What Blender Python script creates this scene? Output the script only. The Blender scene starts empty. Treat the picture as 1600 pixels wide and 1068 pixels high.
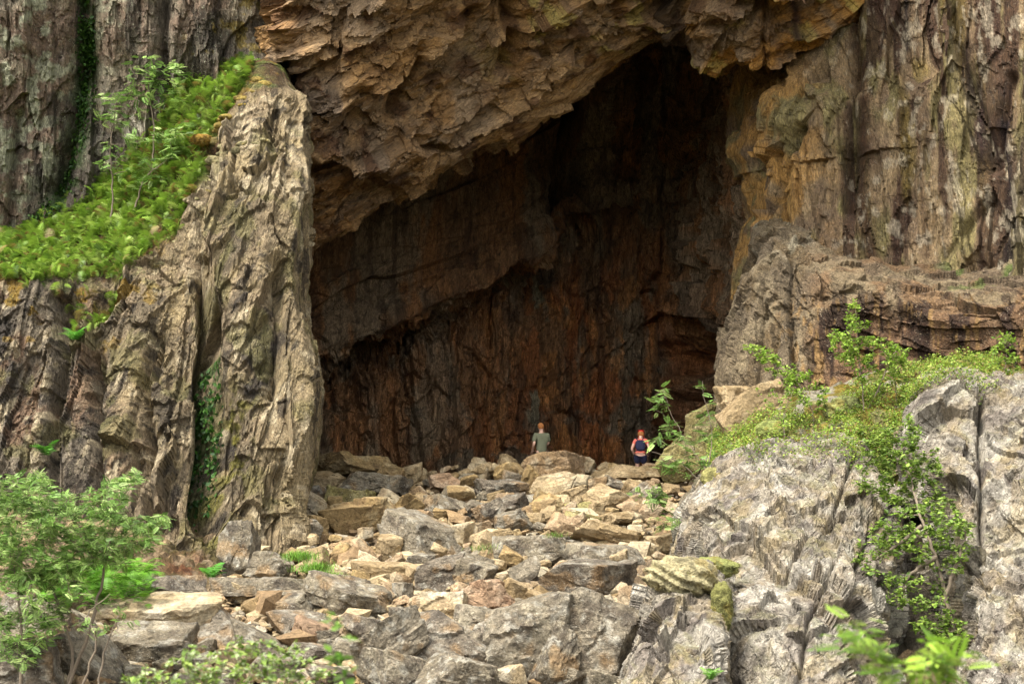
import bpy, math, numpy as np
from concurrent.futures import ThreadPoolExecutor
from mathutils import Vector, Matrix
SC = bpy.context.scene
COL = SC.collection
PI = math.pi
# ------------------------------------------------------------------ camera, sky, sun, exposure
F = 2600.0                      # focal length in photo pixels (photo 1600 wide)
HOR = 760.0                     # horizon row
PITCH = math.atan((HOR - 534) / F)
cam = bpy.data.cameras.new('camera'); camo = bpy.data.objects.new('camera', cam); COL.objects.link(camo)
cam.sensor_width = 36; cam.lens = 36 * F / 1600; cam.clip_start = 0.1; cam.clip_end = 2000
camo.rotation_euler = (PI / 2 + PITCH, 0, 0); camo.location = (0, 0, 0)
cam.dof.use_dof = True; cam.dof.focus_distance = 42; cam.dof.aperture_fstop = 3.2
SC.camera = camo
SUN_EL, SUN_AZ = math.radians(62), math.radians(-48)      # azimuth: from behind-left of the camera
w = bpy.data.worlds.new('World'); SC.world = w; w.use_nodes = True
nt = w.node_tree; nt.nodes.clear()
sky = nt.nodes.new('ShaderNodeTexSky'); sky.sky_type = 'NISHITA'; sky.sun_disc = False
sky.sun_elevation = SUN_EL; sky.sun_rotation = PI + SUN_AZ * -1
sky.dust_density = 4.0; sky.air_density = 1.0; sky.ozone_density = 0.6
hs = nt.nodes.new('ShaderNodeHueSaturation'); hs.inputs['Saturation'].default_value = 0.08
bg = nt.nodes.new('ShaderNodeBackground'); bg.inputs[1].default_value = 0.15
wo = nt.nodes.new('ShaderNodeOutputWorld')
nt.links.new(sky.outputs[0], hs.inputs['Color']); nt.links.new(hs.outputs[0], bg.inputs[0]); nt.links.new(bg.outputs[0], wo.inputs[0])
sl = bpy.data.lights.new('sun', 'SUN'); sl.energy = 1.7; sl.angle = math.radians(15); sl.color = (1.0, 0.92, 0.80)
so = bpy.data.objects.new('sun', sl); COL.objects.link(so)
sd = Vector((math.sin(SUN_AZ) * math.cos(SUN_EL), -math.cos(SUN_AZ) * math.cos(SUN_EL), math.sin(SUN_EL)))
so.rotation_euler = sd.to_track_quat('Z', 'Y').to_euler(); so.location = sd * 60
SC.view_settings.view_transform = 'Standard'; SC.view_settings.look = 'None'
SC.view_settings.exposure = 2.0; SC.view_settings.gamma = 1.0; SC.view_settings.use_curve_mapping = False
SC.cycles.use_denoising = True
try: SC.cycles.denoiser = 'OPENIMAGEDENOISE'
except Exception: pass
SC.cycles.max_bounces = 6; SC.cycles.diffuse_bounces = 4; SC.cycles.glossy_bounces = 2
SC.cycles.transmission_bounces = 3; SC.cycles.transparent_max_bounces = 6
SC.cycles.use_adaptive_sampling = True

# ------------------------------------------------------------------ maths helpers
cp, sp = math.cos(PITCH), math.sin(PITCH)
def at(px, py, Y):
    """point at depth Y (metres ahead of the camera) seen at photo pixel px, py"""
    px = np.asarray(px, float); py = np.asarray(py, float); Y = np.asarray(Y, float)
    x = (px - 800) / F; u = -(py - 534) / F
    dy = cp - u * sp; dz = sp + u * cp
    k = Y / dy
    return np.stack([x * k, Y + 0 * k, dz * k], -1)
def proj(P):
    d = P[..., 1] * cp + P[..., 2] * sp; u = -P[..., 1] * sp + P[..., 2] * cp
    return 800 + F * P[..., 0] / d, 534 - F * u / d
U = np.uint32
def H(i, j, k, s):
    h = i.astype(U) * U(374761393) + j.astype(U) * U(668265263) + k.astype(U) * U(2147483647) + U((s * 1274126177) & 0xffffffff)
    h = (h ^ (h >> U(13))) * U(1274126177)
    h = (h ^ (h >> U(16))) * U(2246822519)
    return ((h ^ (h >> U(15))) & U(0xffffff)).astype(np.float32) / np.float32(16777216.0)
POOL = ThreadPoolExecutor(4)
def par(fn, p):
    if len(p) < 20000: return fn(p)
    ch = np.array_split(p, 12); rs = list(POOL.map(fn, ch))
    if isinstance(rs[0], tuple): return tuple(np.concatenate([r[i] for r in rs]) for i in range(len(rs[0])))
    return np.concatenate(rs)
def vnoise(p, s=0):
    i = np.floor(p).astype(np.int32); f = (p - i).astype(np.float32); f = f * f * (3 - 2 * f)
    r = 0
    for a in (0, 1):
        wa = f[:, 0] if a else 1 - f[:, 0]
        for b in (0, 1):
            wb = f[:, 1] if b else 1 - f[:, 1]
            for c in (0, 1):
                wc = f[:, 2] if c else 1 - f[:, 2]
                r = r + wa * wb * wc * H(i[:, 0] + a, i[:, 1] + b, i[:, 2] + c, s)
    return r
def fbm(p, s=0, oct=4, gain=0.5):
    p = np.asarray(p, np.float32).reshape(-1, 3)
    return par(lambda q: fbm_(q, s, oct, gain), p)
def fbm_(p, s, oct, gain):
    r = 0; a = 1; t = 0
    for o in range(oct):
        r = r + a * vnoise(p * (2.03 ** o) + 17.3 * o, s + o * 7); t += a; a *= gain
    return r / t                      # 0..1
def frame(long, hint=(0, 1, 0)):
    a = np.array(long, float); a /= np.linalg.norm(a)
    n = np.array(hint, float); n -= a * n.dot(a); n /= np.linalg.norm(n)
    return np.stack([a, np.cross(n, a), n], 1)       # columns: long, across, out
def voro(q, s, jit=0.9):
    i0 = np.floor(q).astype(np.int32); f = (q - i0).astype(np.float32)
    n = len(q); F1 = np.full(n, 9e9, np.float32); F2 = F1.copy(); idx = np.zeros((n, 3), np.int32); off = np.zeros((n, 3), np.float32)
    for a in (-1, 0, 1):
        for b in (-1, 0, 1):
            for c in (-1, 0, 1):
                ii, jj, kk = i0[:, 0] + a, i0[:, 1] + b, i0[:, 2] + c
                d = np.stack([a + .5 + jit * (H(ii, jj, kk, s) - .5), b + .5 + jit * (H(ii, jj, kk, s + 1) - .5), c + .5 + jit * (H(ii, jj, kk, s + 2) - .5)], 1) - f
                r = (d * d).sum(1)
                m = r < F1
                F2 = np.where(m, F1, np.minimum(F2, r))
                F1 = np.where(m, r, F1)
                off[m] = d[m]; idx[m, 0] = ii[m]; idx[m, 1] = jj[m]; idx[m, 2] = kk[m]
    return np.sqrt(F1), np.sqrt(F2), idx, off
def facet(p, scale, fr, s, warp=0.25, tilt=1.0, crack=0.0, cw=0.08):
    return par(lambda q: facet_(q, scale, fr, s, warp, tilt, crack, cw), np.asarray(p, np.float32))
def facet_(p, scale, fr, s, warp, tilt, crack, cw):
    """broken-block relief: every cell of a stretched lattice is its own tilted plane; returns (height ~ -1..1, cell random)"""
    R = fr if fr is not None else np.eye(3)
    q = (p @ R.astype(np.float32)) / np.array(scale, np.float32)
    q = q + warp * np.stack([fbm_(q * 1.1 + 5, s + 11, 3, .5) - .5, fbm_(q * 1.1 + 35, s + 12, 3, .5) - .5, fbm_(q * 1.1 + 75, s + 13, 3, .5) - .5], 1) * 2
    f1, f2, idx, off = voro(q, s)
    h0 = H(idx[:, 0], idx[:, 1], idx[:, 2], s + 5)
    t = np.stack([H(idx[:, 0], idx[:, 1], idx[:, 2], s + 6 + k) - .5 for k in range(3)], 1) * 2
    r = (h0 - .5) + tilt * (t * off).sum(1)
    if crack: r = r - crack * np.exp(-((f2 - f1) / cw) ** 2)
    return r, h0
def sheets(p, fr, w, L, s, warp=.5, tilt=.8, brk=.25):
    return par(lambda q: sheets_(q, fr, w, L, s, warp, tilt, brk), np.asarray(p, np.float32))
def sheets_(p, fr, w, L, s, warp, tilt, brk):
    """foliated rock: thin sheets seen edge-on, each standing out by its own amount and broken off across its length"""
    q = p @ fr.astype(np.float32)
    a = q[:, 1] / w + q[:, 2] / w * .45 + warp * (L / w) ** .5 * (fbm_(q / np.array([L * 1.2, w * 7, w * 7], np.float32), s + 1, 3, .5) - .5) * 2
    wob = .5 * (vnoise(np.stack([a * .37, a * 0, a * 0], 1), s + 9) - .5); a = a + wob
    k = np.floor(a).astype(np.int32); f = a - k; z = 0 * k
    t = q[:, 0] / L + H(k, z, z, s + 2) * 20; i = np.floor(t).astype(np.int32); g = t - i
    u = np.clip((g - .5 + brk / 2 * (1 - .9 * H(k, i, z, s + 7))) / np.maximum(brk * (1 - .9 * H(k, i, z, s + 7)), .02), 0, 1)
    h = H(k, i, z, s + 3) * (1 - u) + H(k, i + 1, z, s + 3) * u
    tl = (H(k, i, z, s + 4) - .5) * (1 - u) + (H(k, i + 1, z, s + 4) - .5) * u
    return (h - .5) + tilt * tl * (f - .5) + .35 * (t - np.floor(t) - .5) * (H(k, z, z, s + 5) - .5)
def hermite(t, T, axis):
    """smooth interpolation along an axis of T at real index t"""
    n = T.shape[axis]; T = np.moveaxis(T, axis, 0)
    d = np.zeros_like(T); d[1:-1] = (T[2:] - T[:-2]) / 2; d[0] = T[1] - T[0]; d[-1] = T[-1] - T[-2]
    i = np.clip(np.floor(t).astype(int), 0, n - 2); f = (t - i).reshape((-1,) + (1,) * (T.ndim - 1))
    h = (2 * f ** 3 - 3 * f ** 2 + 1) * T[i] + (f ** 3 - 2 * f ** 2 + f) * d[i] + (-2 * f ** 3 + 3 * f ** 2) * T[i + 1] + (f ** 3 - f ** 2) * d[i + 1]
    return np.moveaxis(h, 0, axis)
def inpoly(x, y, poly):
    r = np.zeros(x.shape, bool); n = len(poly)
    for i in range(n):
        x0, y0 = poly[i]; x1, y1 = poly[(i + 1) % n]
        c = ((y0 > y) != (y1 > y)); r ^= c & (x < (x1 - x0) * (y - y0) / ((y1 - y0) or 1e-9) + x0)
    return r
def pdist(x, y, line):
    """distance in px to a polyline, and signed side (positive to the left-hand/upper side of its direction)"""
    best = np.full(x.shape, 1e9); side = np.zeros(x.shape)
    for (x0, y0), (x1, y1) in zip(line[:-1], line[1:]):
        dx, dy = x1 - x0, y1 - y0; L = dx * dx + dy * dy
        t = np.clip(((x - x0) * dx + (y - y0) * dy) / L, 0, 1)
        ex, ey = x - x0 - t * dx, y - y0 - t * dy; d = np.hypot(ex, ey)
        s = np.sign(dx * ey - dy * ex)
        m = d < best; best = np.where(m, d, best); side = np.where(m, -s, side)
    return best, side
def ss(a, b, x): t = np.clip((x - a) / (b - a), 0, 1); return t * t * (3 - 2 * t)
def lin(c):
    c = np.asarray(c, float) / 255.0
    return np.where(c < .04045, c / 12.92, ((c + .055) / 1.055) ** 2.4)
def mixc(a, b, t): return a + (b - a) * np.clip(t, 0, 1)[:, None]
def normals(G):
    du = np.gradient(G, axis=0); dv = np.gradient(G, axis=1)
    n = np.cross(du, dv); n /= np.linalg.norm(n, axis=-1, keepdims=True) + 1e-9
    return n

# ------------------------------------------------------------------ mesh / object helpers
def mesh_np(name, V, Fc, mat, col=None, smooth=False, parent=None, loc=None):
    V = np.asarray(V, np.float32); Fc = np.asarray(Fc, np.int32)
    me = bpy.data.meshes.new(name); k = Fc.shape[1]
    if loc is not None: V = V - np.asarray(loc, np.float32)
    me.vertices.add(len(V)); me.vertices.foreach_set('co', V.ravel())
    me.loops.add(Fc.size); me.loops.foreach_set('vertex_index', Fc.ravel())
    me.polygons.add(len(Fc)); me.polygons.foreach_set('loop_start', np.arange(0, Fc.size, k, dtype=np.int32))
    me.polygons.foreach_set('loop_total', np.full(len(Fc), k, np.int32))
    me.polygons.foreach_set('use_smooth', np.full(len(Fc), smooth, bool))
    if col is not None:
        a = me.color_attributes.new('Col', 'FLOAT_COLOR', 'POINT')
        c = np.ones((len(V), 4), np.float32); c[:, :3] = col; a.data.foreach_set('color', c.ravel())
    me.update(calc_edges=True); me.materials.append(mat)
    o = bpy.data.objects.new(name, me); COL.objects.link(o)
    if loc is not None: o.location = loc
    if parent is not None:
        o.parent = parent
        if loc is not None: o.location = Vector(loc) - parent.location
        else: o.location = -parent.location
    return o
def grid_faces(nu, nv, flip=False):
    i = np.arange(nu * nv).reshape(nu, nv)
    f = np.stack([i[:-1, :-1], i[1:, :-1], i[1:, 1:], i[:-1, 1:]], -1).reshape(-1, 4)
    return f[:, ::-1] if flip else f
def tag(o, label=None, cat=None, group=None, kind=None):
    if label: o['label'] = label
    if cat: o['category'] = cat
    if group: o['group'] = group
    if kind: o['kind'] = kind
    return o
def empty(name, loc, label=None, cat=None, group=None):
    o = bpy.data.objects.new(name, None); COL.objects.link(o); o.location = loc; o.empty_display_size = 0.2
    return tag(o, label, cat, group)
QQ = 1.0
def patch(rows, step=2.2, flip=False):
    step = step * QQ
    """rows of control points (px, py, Y) -> dense grid of world points, about one vertex every `step` photo pixels"""
    T = np.array(rows, float)
    W = at(T[..., 0], T[..., 1], T[..., 2])
    s = F / 45.0
    lu = np.linalg.norm(np.diff(W, axis=0), axis=-1).mean(1) * s; lv = np.linalg.norm(np.diff(W, axis=1), axis=-1).mean(0) * s
    def ts(l):
        c = np.concatenate([[0], np.cumsum(l)]); n = max(8, int(c[-1] / step)); return np.interp(np.linspace(0, c[-1], n), c, np.arange(len(c)))
    G = hermite(ts(lu), T, 0); G = hermite(ts(lv), G, 1)
    return at(G[..., 0], G[..., 1], G[..., 2]), G
def tocam(G, N):
    """make normals point to the open side (towards the camera)"""
    if ((N * G).sum(-1)).mean() > 0: N = -N
    return N

# ------------------------------------------------------------------ materials
def rock_mat(name, fine=1.0, strata=None, lichen=None, lich_amt=0.5, rough=0.9, bump=1.0, tex=0.35, spec=0.25, crack=0.6, csc=2.2):
    m = bpy.data.materials.new(name); m.use_nodes = True; t = m.node_tree; N = t.nodes; L = t.links
    b = N['Principled BSDF']; b.inputs['Roughness'].default_value = rough; b.inputs['Specular IOR Level'].default_value = spec
    g = N.new('ShaderNodeNewGeometry'); at_ = N.new('ShaderNodeAttribute'); at_.attribute_name = 'Col'
    mp = N.new('ShaderNodeMapping'); L.new(g.outputs['Position'], mp.inputs['Vector'])
    mp.vector_type = 'TEXTURE'
    if strata: mp.inputs['Rotation'].default_value = strata[0]; mp.inputs['Scale'].default_value = tuple(1 / v for v in strata[1])
    def noise(sc, det=5, ro=0.6, v=None):
        n = N.new('ShaderNodeTexNoise'); n.inputs['Scale'].default_value = sc; n.inputs['Detail'].default_value = det; n.inputs['Roughness'].default_value = ro
        L.new(v or mp.outputs[0], n.inputs['Vector']); return n
    n1 = noise(2.2 * fine, 6, 0.7); n2 = noise(9 * fine, 5, 0.7); n3 = noise(3.1 * fine, 4, 0.6, g.outputs['Position'])
    def ramp(src, a, b_, lo, hi):
        r = N.new('ShaderNodeMapRange'); r.inputs['From Min'].default_value = a; r.inputs['From Max'].default_value = b_
        r.inputs['To Min'].default_value = lo; r.inputs['To Max'].default_value = hi; L.new(src, r.inputs['Value']); return r.outputs[0]
    def math_(op, a, b_):
        r = N.new('ShaderNodeMath'); r.operation = op
        for i, v in enumerate((a, b_)):
            if isinstance(v, (int, float)): r.inputs[i].default_value = v
            else: L.new(v, r.inputs[i])
        return r.outputs[0]
    k = math_('MULTIPLY', ramp(n1.outputs[0], .36, .64, 1 - tex, 1 + tex), ramp(n2.outputs[0], .36, .64, 1 - tex * 1.1, 1 + tex * 1.1))
    sc = N.new('ShaderNodeVectorMath'); sc.operation = 'SCALE'; L.new(at_.outputs['Color'], sc.inputs[0]); L.new(k, sc.inputs['Scale'])
    out = sc.outputs[0]
    if lichen is not None:
        mx = N.new('ShaderNodeMix'); mx.data_type = 'RGBA'
        nl = noise(13 * fine, 4, 0.75, g.outputs['Position'])
        f = math_('MULTIPLY', ramp(nl.outputs[0], .56, .64, 0, 1), ramp(n3.outputs[0], .42, .62, 0, lich_amt))
        L.new(f, mx.inputs['Factor']); L.new(out, mx.inputs['A']); mx.inputs['B'].default_value = (*lin(lichen), 1); out = mx.outputs['Result']
    # hairline cracks: warped cell borders, dark and sunk
    vm = N.new('ShaderNodeVectorMath'); vm.operation = 'MULTIPLY_ADD'; nw = noise(1.7 * fine, 3, .6)
    L.new(nw.outputs['Color'], vm.inputs[0]); vm.inputs[1].default_value = (.55, .55, .55); L.new(mp.outputs[0], vm.inputs[2])
    vo = N.new('ShaderNodeTexVoronoi'); vo.feature = 'DISTANCE_TO_EDGE'; vo.inputs['Scale'].default_value = csc; L.new(vm.outputs[0], vo.inputs['Vector'])
    vo2 = N.new('ShaderNodeTexVoronoi'); vo2.feature = 'DISTANCE_TO_EDGE'; vo2.inputs['Scale'].default_value = csc * 2.7; L.new(vm.outputs[0], vo2.inputs['Vector'])
    gate = ramp(n3.outputs[0], .42, .58, 0, 1)
    cr = math_('MULTIPLY', ramp(vo.outputs['Distance'], 0, .055, 1, 0), gate)
    cr = math_('MAXIMUM', cr, math_('MULTIPLY', ramp(vo2.outputs['Distance'], 0, .05, .75, 0), ramp(n1.outputs[0], .45, .55, 0, 1)))
    mk = N.new('ShaderNodeMix'); mk.data_type = 'RGBA'; L.new(math_('MULTIPLY', cr, crack * .8), mk.inputs['Factor']); L.new(out, mk.inputs['A']); mk.inputs['B'].default_value = (.03, .024, .018, 1); out = mk.outputs['Result']
    L.new(out, b.inputs['Base Color'])
    h = math_('ADD', math_('MULTIPLY', n1.outputs[0], 1.0), math_('MULTIPLY', n2.outputs[0], 0.6))
    h = math_('SUBTRACT', h, math_('MULTIPLY', cr, crack * .7)); n4 = noise(30 * fine, 3, 0.6)
    h = math_('ADD', h, math_('MULTIPLY', n4.outputs[0], 0.25))
    bp = N.new('ShaderNodeBump'); bp.inputs['Strength'].default_value = 0.9; bp.inputs['Distance'].default_value = 0.14 * bump
    L.new(h, bp.inputs['Height']); L.new(bp.outputs[0], b.inputs['Normal'])
    return m
def leaf_mat(name, trans=0.35, rough=0.55):
    m = bpy.data.materials.new(name); m.use_nodes = True; t = m.node_tree; N = t.nodes; L = t.links
    b = N['Principled BSDF']; b.inputs['Roughness'].default_value = rough; b.inputs['Specular IOR Level'].default_value = 0.3
    a = N.new('ShaderNodeAttribute'); a.attribute_name = 'Col'; g = N.new('ShaderNodeNewGeometry')
    n = N.new('ShaderNodeTexNoise'); n.inputs['Scale'].default_value = 3; L.new(g.outputs['Position'], n.inputs['Vector'])
    r = N.new('ShaderNodeMapRange'); r.inputs['From Min'].default_value = .3; r.inputs['From Max'].default_value = .7; r.inputs['To Min'].default_value = .8; r.inputs['To Max'].default_value = 1.2
    L.new(n.outputs[0], r.inputs['Value'])
    s = N.new('ShaderNodeVectorMath'); s.operation = 'SCALE'; L.new(a.outputs['Color'], s.inputs[0]); L.new(r.outputs[0], s.inputs['Scale'])
    L.new(s.outputs[0], b.inputs['Base Color'])
    tr = N.new('ShaderNodeBsdfTranslucent'); L.new(s.outputs[0], tr.inputs['Color'])
    mx = N.new('ShaderNodeMixShader'); mx.inputs[0].default_value = trans
    L.new(b.outputs[0], mx.inputs[1]); L.new(tr.outputs[0], mx.inputs[2]); L.new(mx.outputs[0], N['Material Output'].inputs['Surface'])
    return m
def plain_mat(name, rgb, rough=0.8, var=0.15, scale=20, bump=0.0):
    m = bpy.data.materials.new(name); m.use_nodes = True; t = m.node_tree; N = t.nodes; L = t.links
    b = N['Principled BSDF']; b.inputs['Roughness'].default_value = rough
    n = N.new('ShaderNodeTexNoise'); n.inputs['Scale'].default_value = scale; n.inputs['Detail'].default_value = 4
    tc = N.new('ShaderNodeTexCoord'); L.new(tc.outputs['Object'], n.inputs['Vector'])
    c = lin(rgb); mx = N.new('ShaderNodeMix'); mx.data_type = 'RGBA'; mx.inputs['A'].default_value = (*(c * (1 - var)), 1); mx.inputs['B'].default_value = (*np.minimum(c * (1 + var), 1), 1)
    L.new(n.outputs[0], mx.inputs['Factor']); L.new(mx.outputs['Result'], b.inputs['Base Color'])
    if bump:
        bp = N.new('ShaderNodeBump'); bp.inputs['Distance'].default_value = bump; L.new(n.outputs[0], bp.inputs['Height']); L.new(bp.outputs[0], b.inputs['Normal'])
    return m
M_BUTT = rock_mat('pillar_rock', 1.6, ((0, .27, 0), (2.6, 2.6, .5)), (196, 188, 150), .5, bump=1.5, tex=.42, crack=.7, csc=1.0)
M_WALL = rock_mat('left_wall_rock', 1.5, ((0, .05, 0), (2.2, 2.2, .8)), (176, 178, 150), .9, bump=1.3, tex=.45, crack=.45, csc=.9)
M_OVER = rock_mat('roof_rock', 1.3, ((0, -.62, 0), (.8, 1.7, 1.7)), None, bump=.9, tex=.28, crack=.7, csc=1.3)
M_CAVE = rock_mat('cave_rock', 1.2, ((0, .05, 0), (2.6, 2.6, .5)), None, bump=1.2, tex=.42, crack=.8, csc=.7)
M_RIGHT = rock_mat('right_wall_rock', 1.5, ((0, -.05, 0), (2.6, 2.6, .6)), (205, 190, 165), .35, bump=1.1, tex=.4, crack=.6, csc=1.0)
M_LEDGE = rock_mat('ledge_rock', 1.6, ((0, .3, 0), (1.2, 1.6, 1.4)), (200, 180, 150), .5, bump=1.0)
M_SLAB = rock_mat('grey_slab_rock', 1.5, ((0, .42, 0), (1.7, 1.7, .8)), (212, 206, 190), .45, bump=.85, tex=.3, crack=.8, csc=1.1)
M_BOUL = rock_mat('boulder_rock', 2.2, None, (205, 200, 182), .5, bump=.7, tex=.34, crack=.4, csc=1.6)
M_BOULT = rock_mat('fresh_boulder_rock', 1.8, None, None, bump=.55, tex=.28, crack=.35, csc=1.5)
M_GROUND = rock_mat('ground_soil', 2.5, None, None, crack=0.3, bump=.8, tex=.35)
M_MOSS = rock_mat('moss', 3.0, None, None, crack=0.0, bump=.9, tex=.3, rough=1.0, spec=0.1)
M_LEAF = leaf_mat('leaf'); M_FERN = leaf_mat('fern', .3)
M_BARK = plain_mat('bark', (104, 92, 76), .9, .35, 30, .01)

# ------------------------------------------------------------------ rock masses
BALB = 0.52
ALB = 0.8                                        # scale from picked rock colours to base colours
PATCH = {}
def rockpatch(name, rows, disp, colf, mat, label=None, cat=None, step=2.2, kind=None, key=None):
    P, G = patch(rows, step)
    N = tocam(P, normals(P)); sh = P.shape
    p = P.reshape(-1, 3); n = N.reshape(-1, 3); px, py = G[..., 0].ravel(), G[..., 1].ravel()
    d = disp(p, px, py)
    d = np.broadcast_to(np.asarray(d, float), (len(p),))
    P2 = (p + n * d[:, None]).reshape(sh)
    N2 = tocam(P2, normals(P2)).reshape(-1, 3); n2 = N2
    c = colf(p, px, py, n2, d)
    flip = False
    a, b_, c_ = P2[0, 0], P2[1, 0], P2[1, 1]
    f = grid_faces(sh[0], sh[1])
    V = P2.reshape(-1, 3)
    mid = f[len(f) // 2]; fn = np.cross(V[mid[1]] - V[mid[0]], V[mid[2]] - V[mid[1]])
    if fn.dot(N2[mid[0]]) < 0: f = f[:, ::-1]
    o = mesh_np(name, V, f, mat, np.clip(c, 0, 1), smooth=False)
    tag(o, label, cat, kind=kind)
    PATCH[key or name] = (V, n2, px, py)
    return o
def groove(px, py, line, w, d, pw=1.5):
    r, _ = pdist(px, py, line); return -d * np.exp(-(r / w) ** pw)
def lip(px, py, line, h, w_):
    """rock above/left of the line stands out by h metres, falling back over w_ px away from the line; a sharp step at the line"""
    r, s = pdist(px, py, line); end = np.minimum(1, 1)
    e = np.minimum(np.hypot(px - line[0][0], py - line[0][1]), np.hypot(px - line[-1][0], py - line[-1][1]))
    return np.where(s > 0, h * np.exp(-r / w_), 0) * ss(0, 30, e)
def pal(p, s, sc, cols, w=(1, 1, 1)):
    """patchy mix of picked colours driven by noise in the rock"""
    q = p * np.array(w) / sc; c = np.tile(lin(cols[0]), (len(p), 1))
    for i, k in enumerate(cols[1:]):
        m = ss(.47, .60, fbm(q + 31 * i, s + 40 + i, 4)); c = mixc(c, lin(k), m * .9)
    return c
def streaks(p, s, wx, wz, lo=.56, hi=.66):
    """vertical run-off stains in world space"""
    q = np.stack([p[:, 0] / wx, p[:, 1] / wx, p[:, 2] / wz], 1); return ss(lo, hi, fbm(q, s, 4))

# --- upper left wall behind the ledge
rows = []
for y, Ys, xs in [
    (-260, (43.5, 43.6, 45, 45, 45.5, 45.5, 46.5, 50), (-420, -200, 0, 120, 230, 330, 392, 400)),
    (-60, (43.5, 44, 45, 45, 45.5, 45.5, 46.5, 50), (-420, -200, 0, 120, 230, 330, 396, 405)),
    (60, (43.8, 44, 45.2, 45.4, 45.6, 45.8, 46.5, 50), (-420, -200, 0, 120, 230, 330, 412, 414)),
    (160, (44, 44, 45.4, 45.8, 46, 46, 46.7, 50), (-420, -200, 0, 120, 230, 340, 432, 430)),
    (300, (44, 44, 45.6, 46.2, 46.4, 46.5, 47, 50), (-420, -200, 0, 120, 230, 340, 440, 440)),
    (470, (44, 44, 46, 46.8, 47, 47, 48, 50), (-420, -200, 0, 120, 230, 340, 440, 440))]:
    rows.append([(x, y, Y) for x, Y in zip(xs, Ys)])
def d_lw(p, px, py):
    fr = frame((.03, 0, 1))
    d = .5 * facet(p, (6, 1.5, 1.5), fr, 11, .3, 1.1)[0] + .30 * sheets(p, fr, .6, 3.5, 15, .4) + .12 * sheets(p, fr, .2, 1.6, 16, .5) + .10 * facet(p, (.9, .6, .6), fr, 17, .35, 1.1)[0] + .07 * facet(p, (.5, .18, .2), fr, 19, .4)[0]
    d = d + .5 * (fbm(p / 1.3, 5, 4) - .5)
    d = d + groove(px, py, [(125, -60), (130, 100), (122, 200), (95, 300)], 16, .9) + groove(px, py, [(250, -60), (255, 100), (262, 150)], 9, .7)
    d = d + groove(px, py, [(30, 180), (22, 280), (20, 360)], 7, .5)
    return d
def c_lw(p, px, py, n, d):
    c = pal(p, 21, 1.4, [(128, 116, 98), (148, 134, 110), (96, 86, 76), (140, 118, 98)])
    c = mixc(c, lin((176, 176, 146)), ss(.50, .60, fbm(p / .35 + 3, 61, 5)) * ss(260, 60, px + (py - 100) * .3) * .95)
    c = mixc(c, lin((205, 196, 176)), ss(.56, .63, fbm(p * np.array([2.2, 2, .9]), 62, 5)) * ss(120, 200, px) * ss(60, 220, py) * .9)
    c = mixc(c, lin((52, 46, 36)), streaks(p, 63, .5, 6, .58, .64) * .75)
    g = np.exp(-(pdist(px, py, [(128, -60), (132, 100), (125, 200), (105, 300), (60, 350)])[0] / 17) ** 2) * ss(.38, .52, fbm(p / .25, 64, 4))
    c = mixc(c, lin((58, 88, 30)), g * .95)
    c = mixc(c, lin((150, 128, 50)), ss(.60, .66, fbm(p / .4 + 9, 65, 4)) * ss(250, 340, px) * .7)
    return c * ALB * .9
rockpatch('cliff_wall', rows, d_lw, c_lw, M_WALL, 'lichen-covered grey rock wall rising behind the fern-covered ledge, upper left', 'cliff', 2.0, key='lw')

# --- left pillar with its sloping ledge
R = []
def rr(*a): R.append(list(a))
rr((-300, 400, 46), (-100, 385, 47), (0, 360, 47.2), (80, 310, 47.4), (150, 280, 47.4), (190, 220, 47.4), (230, 150, 47.3), (270, 118, 47.2), (330, 105, 47), (400, 84, 47.2), (436, 84, 47.6), (430, 100, 50), (420, 130, 55))
rr((-300, 405, 44), (-100, 400, 44.4), (0, 385, 44.6), (85, 375, 44.8), (155, 345, 45), (205, 300, 45), (250, 240, 45), (285, 200, 45), (335, 150, 45), (396, 100, 45.6), (430, 98, 46), (438, 108, 50), (440, 140, 55))
rr((-300, 440, 42), (-100, 436, 42), (0, 432, 42), (88, 440, 42), (168, 420, 42.2), (225, 395, 42.4), (275, 372, 42.6), (302, 310, 43), (342, 225, 43.6), (390, 122, 44.6), (442, 122, 45), (452, 140, 48), (450, 160, 55))
rr((-300, 480, 41.2), (-100, 480, 41.2), (0, 480, 41.4), (88, 482, 41.5), (168, 470, 41.4), (228, 452, 41.4), (284, 436, 41.5), (318, 372, 42), (356, 290, 42.6), (403, 205, 43.4), (458, 205, 43.8), (468, 220, 47), (460, 220, 55))
rr((-300, 560, 40.6), (-100, 560, 40.6), (0, 560, 40.8), (88, 560, 40.9), (165, 555, 40.7), (232, 540, 40.5), (294, 520, 40.6), (340, 470, 41.2), (380, 400, 41.5), (424, 330, 42), (475, 310, 42.6), (478, 330, 46), (460, 340, 55))
rr((-300, 640, 40.2), (-100, 640, 40.2), (0, 640, 40.3), (88, 640, 40.3), (165, 640, 40), (232, 630, 39.8), (298, 610, 39.9), (345, 580, 40.4), (390, 520, 40.6), (436, 460, 41), (470, 450, 41.8), (473, 470, 46), (455, 470, 55))
rr((-300, 720, 39.6), (-100, 720, 39.6), (0, 715, 39.6), (88, 715, 39.6), (165, 715, 39.4), (232, 705, 39.2), (298, 700, 39.2), (345, 680, 39.6), (395, 640, 39.8), (445, 600, 40.2), (489, 590, 41), (491, 590, 46), (470, 590, 55))
rr((-300, 800, 39), (-100, 800, 39), (0, 800, 39), (88, 800, 38.8), (160, 800, 38.6), (228, 790, 38.4), (290, 780, 38.4), (340, 760, 39), (395, 730, 39.2), (442, 700, 39.6), (486, 690, 40.6), (486, 690, 46), (465, 690, 55))
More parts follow.
